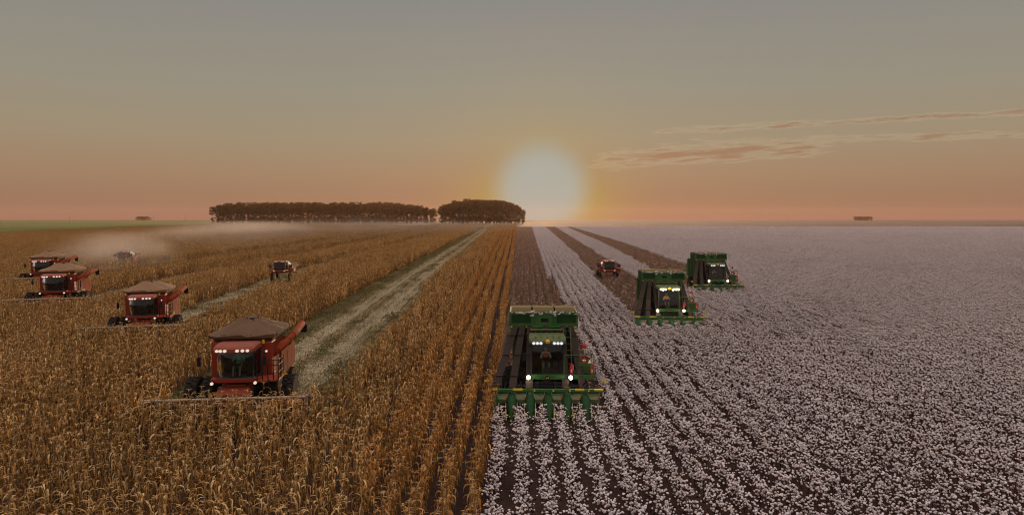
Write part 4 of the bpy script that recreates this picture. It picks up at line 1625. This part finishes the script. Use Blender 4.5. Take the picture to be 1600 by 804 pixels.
    for x, y in ((1.05, 1.52), (1.3, 1.52), (1.55, 1.50), (1.8, 1.52), (2.02, 1.55), (2.02, 2.1), (2.02, 2.6)):
        mb.tube([(x, y, 2.05), (x, y, 2.95), (x + 0.02, y + 0.06, 3.02)], 0.026, 6)
    for z in (2.4, 2.75, 3.0):
        mb.tube([(1.55, 1.5, z), (2.02, 1.55, z), (2.02, 2.6, z)], 0.02, 6)
    for x in (1.62, 2.0):
        mb.tube([(x, 1.42, 2.1), (x, 1.30, 1.0)], 0.028, 6)
    for z in (1.1, 1.4, 1.7, 2.0):
        mb.bar((1.62, 1.33 + (z - 1) * 0.08, z), (2.0, 1.33 + (z - 1) * 0.08, z), 0.06, 0.03)
    mb.build('handrail', M['black'], root)
    mb = MB()
    mb.box((2.14, 2.3, 2.15), (0.26, 0.02, 0.05))
    mb.box((2.14, 2.3, 2.27), (0.10, 0.02, 0.05))
    mb.build('marker_plate', M['yellow'], root)
    # axle and wheels
    mb = MB()
    mb.box((0, 3.3, 0.95), (3.0, 0.5, 0.5), None, 0.05)
    mb.box((0, 7.2, 0.8), (2.4, 0.35, 0.35), None, 0.05)
    mb.box((0, 5.0, 1.25), (1.5, 5.0, 0.4), None, 0.05)
    mb.build('axle', M['black'], root)
    for x in (-2.25, -1.5, 1.5, 2.25):
        wheel(root, x, 3.0, 0.98, 0.56, M['rim_grey'])
    for x in (-1.35, 1.35):
        wheel(root, x, 7.2, 0.72, 0.45, M['rim_grey'])
    return root


comb = make_combine()
C_LABELS = ['largest red combine harvester, with a crumpled brown tank cover, before the pale cut strip',
            'red combine harvester behind the largest one, with a smooth tan tank cover',
            'red combine harvester overlapping the farthest combine and just in front of it',
            'smallest red combine harvester, at the start of the dust cloud on the far left']
for i, (x, y, a, sc_) in enumerate(COMBINES):
    o = comb if i == 0 else copy_tree(comb)
    o.location = (x, y, 0)
    o.rotation_euler.z = R(a)
    o.scale = (sc_, sc_, sc_)
    tag(o, C_LABELS[i], 'combine harvester', 'red combine harvesters in the corn')
    if i:
        for q in o.children:
            if q.name.startswith('tank_tarp'):
                q.material_slots[0].link = 'OBJECT'
                q.material_slots[0].material = M['tarp_tan']
                q['label'] = 'smooth tan tank cover'


# ------------------------------------------------------------------ small sprayers
def make_sprayer():
    root = empty('sprayer')
    mb = MB()
    mb.box((0, 1.8, 1.55), (1.3, 4.6, 0.28), None, 0.04)
    mb.box((0, 0.3, 1.55), (2.6, 0.25, 0.25), None, 0.03)
    mb.box((0, 3.4, 1.55), (2.6, 0.25, 0.25), None, 0.03)
    mb.build('chassis', M['red'], root)
    for x in (-1.3, 1.3):
        for y in (0.3, 3.4):
            mb = MB()
            mb.tube([(x, y, 1.55), (x, y, 0.65)], 0.10, 8)
            lg = mb.build('leg', M['orange'], root)
            wheel(root, x * 1.0, y, 0.68, 0.30, M['rim_grey'], 20)
    mb = MB()
    mb.box((0, 0.15, 1.76), (1.75, 1.5, 0.16), None, 0.03)
    mb.box((0, 0.9, 2.35), (1.65, 0.08, 1.2))
    for s in (-1, 1):
        mb.bar((s * 0.82, -0.55, 1.8), (s * 0.80, -0.45, 3.05), 0.10)
        mb.bar((s * 0.82, 0.85, 1.8), (s * 0.82, 0.85, 3.05), 0.10)
    cab = mb.build('cab', M['orange'], root)
    mb = MB()
    mb.box((0, -0.48, 2.55), (1.52, 0.015, 0.95), (-0.07, 0, 0))
    mb.build('windscreen', M['glass_light'], cab)
    mb = MB()
    mb.box((0, -0.56, 1.96), (1.52, 0.04, 0.26))
    mb.build('dark_reflection', M['black'], cab)  # black strip painted for the dark lower reflection in the windscreen
    for s in (-1, 1):
        MB().box((s * 0.82, 0.2, 2.4), (0.012, 1.1, 1.05)).build('side_window', M['glass_light'], cab)
    mb = MB()
    mb.box((0, 0.15, 3.13), (1.95, 1.75, 0.16), None, 0.05, 2)
    rf = mb.build('cab_roof', M['orange'], cab)
    for t in (-0.5, 0.5):
        mb = MB()
        mb.box((t, -0.735, 3.13), (0.55, 0.04, 0.09), None, 0.015)
        mb.build('roof_light', M['lamp_dim'], rf)
    mb = MB()
    mb.box((0, -0.70, 1.72), (1.85, 0.22, 0.22), None, 0.04)
    mb.build('bumper', M['orange'], root)
    for s in (-1, 1):
        mb = MB()
        mb.box((s * 0.76, -0.825, 1.73), (0.24, 0.04, 0.15), None, 0.015)
        mb.build('headlight', M['lamp_dim'], root)
    mb = MB()
    rings = []
    for y, k in ((1.3, 0.8), (1.5, 1.0), (3.1, 1.0), (3.3, 0.8)):
        rings.append([(0.85 * k * math.cos(2 * PI * j / 16), y, 2.35 + 0.62 * k * math.sin(2 * PI * j / 16)) for j in range(16)])
    mb.loft(rings)
    mb.build('tank', M['tank'], root, True)
    mb = MB()
    mb.box((0, 4.0, 2.1), (1.7, 0.9, 0.9), None, 0.08)
    mb.build('engine_hood', M['red'], root)
    for s in (-1, 1):                                       # folded lattice booms along both sides
        mb = MB()
        for z in (2.0, 2.55):
            mb.bar((s * 1.25, 4.6, z), (s * 1.35, -0.2, z + 0.25), 0.07)
        mb.bar((s * 1.55, 4.6, 2.3), (s * 1.70, -0.2, 2.5), 0.06)
        for i in range(9):
            y0 = 4.5 - i * 0.52
            f0, f1 = (4.6 - y0) / 4.8, (4.6 - y0 + 0.26) / 4.8
            mb.bar((s * (1.25 + .1 * f0), y0, 2.0 + .25 * f0), (s * (1.25 + .1 * f1), y0 - 0.26, 2.55 + .25 * f1), 0.04)
            mb.bar((s * (1.25 + .1 * f1), y0 - 0.26, 2.55 + .25 * f1), (s * (1.55 + .15 * f1), y0 - 0.26, 2.3 + .2 * f1), 0.035)
        mb.box((s * 1.5, -0.15, 2.4), (0.5, 0.12, 0.5), None, 0.03)
        mb.build('boom', M['red_dark'], root)
    mb = MB()
    mb.bar((0.95, 0.2, 1.7), (1.6, -0.1, 0.9), 0.05)
    mb.bar((1.25, 0.2, 1.7), (1.9, -0.1, 0.9), 0.05)
    for f in (.2, .45, .7, .95):
        mb.bar((0.95 + .65 * f, .2 - .3 * f, 1.7 - .8 * f), (1.25 + .65 * f, .2 - .3 * f, 1.7 - .8 * f), 0.04)
    mb.box((1.5, 0.9, 1.75), (0.75, 1.2, 0.55), None, 0.05)
    mb.build('side_steps', M['orange'], root)
    return root


spr = make_sprayer()
S_LABELS = ['small red sprayer with a grey windscreen on the second cut strip in the corn',
            'small orange sprayer driving on the brown picked strip between the cotton',
            'pale sprayer half hidden in the dust cloud over the corn']
for i, (x, y, a) in enumerate(SPRAYERS):
    o = spr if i == 0 else copy_tree(spr)
    o.location = (x, y, 0)
    o.rotation_euler.z = R(a)
    tag(o, S_LABELS[i], 'sprayer', 'small field sprayers')


# ------------------------------------------------------------------ drivers
def make_person(shirt):
    """seated, hands on the wheel; origin under the hips at seat height"""
    me = bpy.data.meshes.new('person')
    V, E, Rr = [], [], []
    def add(p, r, parent=None):
        V.append(p); Rr.append(r)
        if parent is not None: E.append((parent, len(V) - 1))
        return len(V) - 1
    pel = add((0, 0, 0.08), 0.15)
    wa = add((0, 0.02, 0.28), 0.135, pel)
    ch = add((0, 0.03, 0.46), 0.155, wa)
    up = add((0, 0.02, 0.56), 0.10, ch)
    nk = add((0, 0.01, 0.64), 0.055, up)
    hd = add((0, -0.01, 0.72), 0.085, nk)
    h2 = add((0, -0.01, 0.80), 0.092, hd)
    h3 = add((0, 0.0, 0.87), 0.07, h2)
    for s in (-1, 1):
        sh = add((s * 0.19, 0.03, 0.53), 0.065, up)
        el = add((s * 0.27, -0.12, 0.30), 0.046, sh)
        wr = add((s * 0.19, -0.36, 0.40), 0.030, el)
        pm = add((s * 0.17, -0.42, 0.42), 0.034, wr)
        for q, (ddx, L) in enumerate(((-0.028, 0.05), (-0.010, 0.06), (0.010, 0.058), (0.028, 0.045))):
            f1 = add((s * 0.17 + ddx, -0.455, 0.435), 0.009, pm)
            add((s * 0.17 + ddx, -0.47 - L * 0.3, 0.41), 0.008, f1)
        add((s * 0.13, -0.42, 0.455), 0.010, pm)
        hip = add((s * 0.10, -0.06, 0.06), 0.095, pel)
        kn = add((s * 0.15, -0.46, 0.10), 0.065, hip)
        an = add((s * 0.15, -0.52, -0.28), 0.042, kn)
        ft = add((s * 0.16, -0.66, -0.31), 0.035, an)
    me.from_pydata(V, E, [])
    o = bpy.data.objects.new('person', me)
    COL.objects.link(o)
    md = o.modifiers.new('skin', 'SKIN')
    for i, r in enumerate(Rr):
        me.skin_vertices[0].data[i].radius = (r, r)
    me.skin_vertices[0].data[0].use_root = True
    sb = o.modifiers.new('sub', 'SUBSURF')
    sb.levels = 2
    sb.render_levels = 2
    dg = bpy.context.evaluated_depsgraph_get()
    me2 = bpy.data.meshes.new_from_object(o.evaluated_get(dg))
    o.modifiers.clear()
    o.data = me2
    # clothing by zone of the body: trousers, shirt, skin
    me2.materials.clear()
    for m in (M['skin'], shirt, M['trousers']): me2.materials.append(m)
    for p in me2.polygons:
        x, y, z = p.center
        if z > 0.60: p.material_index = 0
        elif y < -0.30 and z > 0.24: p.material_index = 0
        elif z < 0.17: p.material_index = 2
        else: p.material_index = 1
    me2.polygons.foreach_set('use_smooth', [True] * len(me2.polygons))
    # face and hair
    mb = MB()
    mb.ball((0, 0.02, 0.865), (0.098, 0.105, 0.075), 2)
    mb.box((0, -0.10, 0.845), (0.14, 0.11, 0.02), None, 0.008)
    mb.build('cap', M['dark_cloth'], o, True)
    mb = MB()
    mb.ball((0, -0.112, 0.765), (0.014, 0.022, 0.02), 1)
    for s in (-1, 1):
        mb.ball((s * 0.095, 0.0, 0.775), (0.014, 0.02, 0.028), 1)
    mb.build('nose_and_ears', M['skin'], o, True)
    mb = MB()
    for s in (-1, 1):
        mb.ball((s * 0.034, -0.092, 0.795), (0.012, 0.008, 0.008), 1)
    mb.box((0, -0.098, 0.725), (0.045, 0.012, 0.008))
    mb.build('eyes_and_mouth', M['dark_cloth'], o)
    return o


def vest(o):
    mb = MB()
    rings = []
    for z, hx, hy in ((0.22, 0.165, 0.155), (0.34, 0.165, 0.155), (0.46, 0.18, 0.17), (0.55, 0.15, 0.12), (0.585, 0.10, 0.09)):
        rings.append([(hx * math.cos(2 * PI * j / 18), 0.02 + hy * math.sin(2 * PI * j / 18), z) for j in range(18)])
    mb.loft(rings, cap=False)
    mb.build('vest', M['vest'], o, True)


p1 = make_person(M['white_cloth'])
vest(p1)
def seat_at(root, loc):
    return root.matrix_basis @ Vector(loc)
p2, p3 = copy_tree(p1), copy_tree(p1)
for o, root, which in ((p1, picker, 'largest'), (p2, pk2, 'middle'), (p3, pk3, 'smallest')):
    o.location = seat_at(root, (0.08, 2.20, 2.08))
    o.rotation_euler.z = root.rotation_euler.z
    tag(o, 'person in an orange vest and white shirt driving the %s green cotton picker' % which, 'person', 'drivers in the machines')
p4 = make_person(M['teal_cloth'])
p4.location = seat_at(comb, (0.02, 2.42, 2.52))
p4.rotation_euler.z = comb.rotation_euler.z
tag(p4, 'person in a teal shirt behind the windscreen of the largest red combine', 'person', 'drivers in the machines')


# ------------------------------------------------------------------ groves on the skyline
def tree_mesh(seed, H=34.0):
    rng = random.Random(seed)
    cr, tk = Soup(), Soup()
    lean = rng.gauss(0, 0.4)
    tk.stick([Vector((0, 0, 0)), Vector((lean * .5, 0, H * 0.5)), Vector((lean, 0, H * 0.93))], 0.42, 0.08, rng.random(), 0, 6)
    nb = 38
    for i in range(nb):
        f = 0.08 + 0.88 * (i / nb) ** 0.9
        if 0.27 < f < 0.50 and rng.random() < 0.42: continue
        a = rng.uniform(0, 2 * PI)
        env = 0.55 if f < 0.45 else math.sin(min(1, (f - 0.25) / 0.75) * PI * 0.80 + 0.35)
        L = (1.4 + 3.0 * env) * rng.uniform(0.6, 1.15)
        p = Vector((lean * f, 0, H * f))
        q = p + Vector((math.cos(a) * L, math.sin(a) * L, L * rng.uniform(0.3, 0.9)))
        tk.stick([p, q], 0.10, 0.04, rng.random(), 0, 3)
        for k in range(1 if f < 0.4 else 2):
            cpt = p.lerp(q, rng.uniform(0.55, 1.05)) + Vector((rng.gauss(0, .5), rng.gauss(0, .5), rng.gauss(0, .5)))
            rr = rng.uniform(0.9, 1.7)
            tint = rng.random()
            for j in range(17):
                dv = Vector((rng.gauss(0, 1), rng.gauss(0, 1), rng.gauss(0, 0.8)))
                c2 = cpt + dv * rr * 0.6
                sz = rng.uniform(0.7, 1.3)
                sd = Vector((rng.gauss(0, 1), rng.gauss(0, 1), rng.gauss(0, 1))).normalized()
                ud = Vector((rng.gauss(0, 1), rng.gauss(0, 1), rng.gauss(0, 1))).normalized()
                cr.strip([c2 - ud * sz * .6, c2, c2 + ud * sz * .6], [sz * .3, sz, sz * .25], [sd] * 3, min(1, max(0, tint + rng.gauss(0, 0.2))), 0)
    return tk.mesh('trunk', [M['bark']]), cr.mesh('crown', [M['tree_leaf']])


TREES = [tree_mesh(1000 + i) for i in range(7)]
def plant_tree(x, y, h, label, group, wide_=1.0):
    a, b = TREES[rs.randint(0, 7)]
    o = empty('tree', (x, y, -0.06 * h if wide_ > 2 else 0), rs.rand() * 6.28)
    k = h / 34.0
    o.scale = (k * wide_ * rs.uniform(1.15, 1.5), k * wide_ * rs.uniform(1.15, 1.5), k)
    for nm, me in (('trunk', a), ('crown', b)):
        q = bpy.data.objects.new(nm, me)
        COL.objects.link(q)
        q.parent = o
    tag(o, label, 'tree', group)


TD = 1100.0
def px2x(px, d): return (px - CX) / FPX * d
GL1 = 'tall slender tree in the long dark grove on the skyline'
GL2 = 'tall slender tree in the short glowing grove beside the setting sun'
for r in range(3):
    d = TD + r * 24
    n = 62
    for i in range(n):
        px = 330 + (676 - 330) * (i + 0.15 + 0.7 * rs.rand()) / n
        t = (px - 325) / 355
        h = 33.5 * (1 - 0.22 * max(0, (0.10 - t) / 0.10) ** 1.5 - 0.30 * max(0, (t - 0.78) / 0.22) ** 1.6) * rs.uniform(0.91, 1.04)
        plant_tree(px2x(px, TD) + rs.normal(0, .5), d + rs.normal(0, 2), h, GL1, 'trees of the long dark grove')
for r in range(3):
    d = TD - 30 + r * 22
    n = 23
    for i in range(n):
        px = 687 + (819 - 687) * (i + 0.15 + 0.7 * rs.rand()) / n
        t = (px - 683) / 139
        h = 37.5 * (1 - 0.45 * abs(2 * t - 0.96) ** 3.2) * rs.uniform(0.91, 1.04)
        plant_tree(px2x(px, TD - 30), d + rs.normal(0, 2), h, GL2, 'trees of the short grove beside the sun', 1.2)
# small clumps far off on both sides
for i in range(13):
    px = 213 + 21 * (i + 0.5) / 13
    plant_tree(px2x(px, 2450), 2450 + rs.normal(0, 6), 15 * rs.uniform(0.85, 1.05) * (0.75 if i in (0, 12) else 1), 'tiny tree in the low clump on the left skyline', 'trees of the low clump on the left skyline', 2.2)
for i in range(16):
    px = 1335 + 26 * (i + 0.5) / 16
    plant_tree(px2x(px, 2200), 2200 + rs.normal(0, 6), 14 * rs.uniform(0.92, 1.05), 'tiny tree in the low clump on the right skyline', 'trees of the low clump on the right skyline', 2.2)

# power poles
def pole(px, d, h, label):
    mb = MB()
    mb.tube([(0, 0, 0), (0, 0, h)], 0.28, 8, 0.2)
    mb.box((0, 0, h - 1.0), (3.0, 0.2, 0.25))
    o = mb.build('power_pole', M['wood'])
    o.location = (px2x(px, d), d, 0)
    tag(o, label, 'power pole', 'power poles on the skyline')
    for s in (-1.2, 0, 1.2):
        mb = MB()
        mb.tube([(s, 0, h - 0.9), (s, 0, h - 0.5)], 0.09, 6)
        mb.build('insulator', M['grey'], o)
pole(110, 1500, 13, 'thin power pole above the green land, the one farthest from the trees')
pole(241, 1700, 15, 'thin power pole just right of the low tree clump on the left skyline')
pole(291, 1500, 17, 'thin power pole standing nearest to the long dark grove')

# bird in front of the evening sky
mb = MB()
mb.loft([[(0.0 + 0.05 * math.cos(a) * k, y, 0.05 * math.sin(a) * k) for a in [2 * PI * j / 8 for j in range(8)]] for y, k in ((-0.25, .2), (-0.15, .9), (0, 1.4), (0.15, .9), (0.30, .2))])
bird = mb.build('bird', M['bird'], None, True)
for s in (-1, 1):
    mb = MB()
    mb.loft([[(s * 0.05, -0.12, 0.02), (s * 0.05, 0.12, 0.02), (s * 0.05, 0.12, 0.035), (s * 0.05, -0.12, 0.035)],
             [(s * 0.30, -0.10, 0.14), (s * 0.30, 0.10, 0.14), (s * 0.30, 0.10, 0.15), (s * 0.30, -0.10, 0.15)],
             [(s * 0.60, 0.04, 0.06), (s * 0.60, 0.10, 0.06), (s * 0.60, 0.10, 0.065), (s * 0.60, 0.04, 0.065)]])
    mb.build('wing', M['bird'], bird)
bird.location = (px2x(1008, 420), 420, CAM_H + (HY - 293) / FPX * 420)
bird.scale = (1.4, 1.4, 1.4)
tag(bird, 'tiny dark bird in the orange sky right of the sun', 'bird')


# ------------------------------------------------------------------ haze and dust
def box_mesh(name, x0, x1, y0, y1, z0, z1):
    mb = MB()
    mb.box(((x0 + x1) / 2, (y0 + y1) / 2, (z0 + z1) / 2), (x1 - x0, y1 - y0, z1 - z0))
    return mb


m, t, o_ = mat('haze_air')
pv = t.new('ShaderNodeVolumePrincipled')
pv.inputs['Color'].default_value = (0.97, 0.62, 0.42, 1)
pv.inputs['Density'].default_value = 5.5e-5
pv.inputs['Anisotropy'].default_value = 0.48
t.l.new(pv.outputs[0], o_.inputs['Volume'])
hz = box_mesh('haze', -GR - 20, GR + 20, -GR - 20, GR + 20, -1.0, 46.0).build('haze', m)
tag(hz, None, None, None, 'stuff')


def dust(name, cx_, cy_, L, Wd, Hh, rz, dens, label, seed, g=0.3, col=(0.74, 0.66, 0.60, 1)):
    m, t, o_ = mat(name)
    tcn = t.new('ShaderNodeTexCoord')
    sp = t.new('ShaderNodeSeparateXYZ')
    t.l.new(tcn.outputs['Generated'], sp.inputs[0])
    # Generated runs 0..1 through the box: y along the plume, x across, z up
    xx = t.math('MULTIPLY_ADD', sp.outputs[0], 2.0, -1.0)
    yy = t.math('MULTIPLY_ADD', sp.outputs[1], 2.0, -1.0)
    zz = sp.outputs[2]
    r2 = t.math('ADD', t.math('ADD', t.math('MULTIPLY', xx, xx), t.math('MULTIPLY', yy, yy)), t.math('MULTIPLY', zz, zz))
    env = t.smooth(r2, 1.0, 0.15)
    mp = t.new('ShaderNodeMapping')
    mp.inputs['Location'].default_value = (seed, seed * 2, 0)
    t.l.new(tcn.outputs['Object'], mp.inputs[0])
    nz = t.noise(mp.outputs[0], 0.09, 5.0, 0.65)
    k = t.smooth(nz, 0.40, 0.62, 0.04, 1.0)
    pv = t.new('ShaderNodeVolumePrincipled')
    pv.inputs['Color'].default_value = col
    pv.inputs['Anisotropy'].default_value = g
    t.l.new(t.math('MULTIPLY', t.math('MULTIPLY', env, k), dens), pv.inputs['Density'])
    t.l.new(pv.outputs[0], o_.inputs['Volume'])
    mb = MB()
    mb.box((0, 0, Hh / 2), (Wd, L, Hh))
    o = mb.build(name, m)
    o.location = (cx_, cy_, 0.2)
    o.rotation_euler.z = rz
    tag(o, label, 'dust', None, 'stuff')
    return o


def plume(x0, y0, x1, y1, Wd, Hh, dens, name, label, seed):
    dx_, dy_ = x1 - x0, y1 - y0
    dust(name, (x0 + x1) / 2, (y0 + y1) / 2, math.hypot(dx_, dy_), Wd, Hh, math.atan2(dy_, dx_) - PI / 2, dens, label, seed)


plume(-61, 96, -112, 200, 30, 7.5, 0.020, 'dust_cloud', 'pale dust puff trailing behind the farthest red combine', 3.0)
plume(-62, 100, -230, 640, 100, 9.0, 0.0062, 'dust_cloud', 'long thin dust trail drifting off over the far corn', 5.0)
plume(-140, 190, -30, 620, 190, 11, 0.0032, 'dust_veil', 'thin dust veil hanging low over the far corn', 8.0)
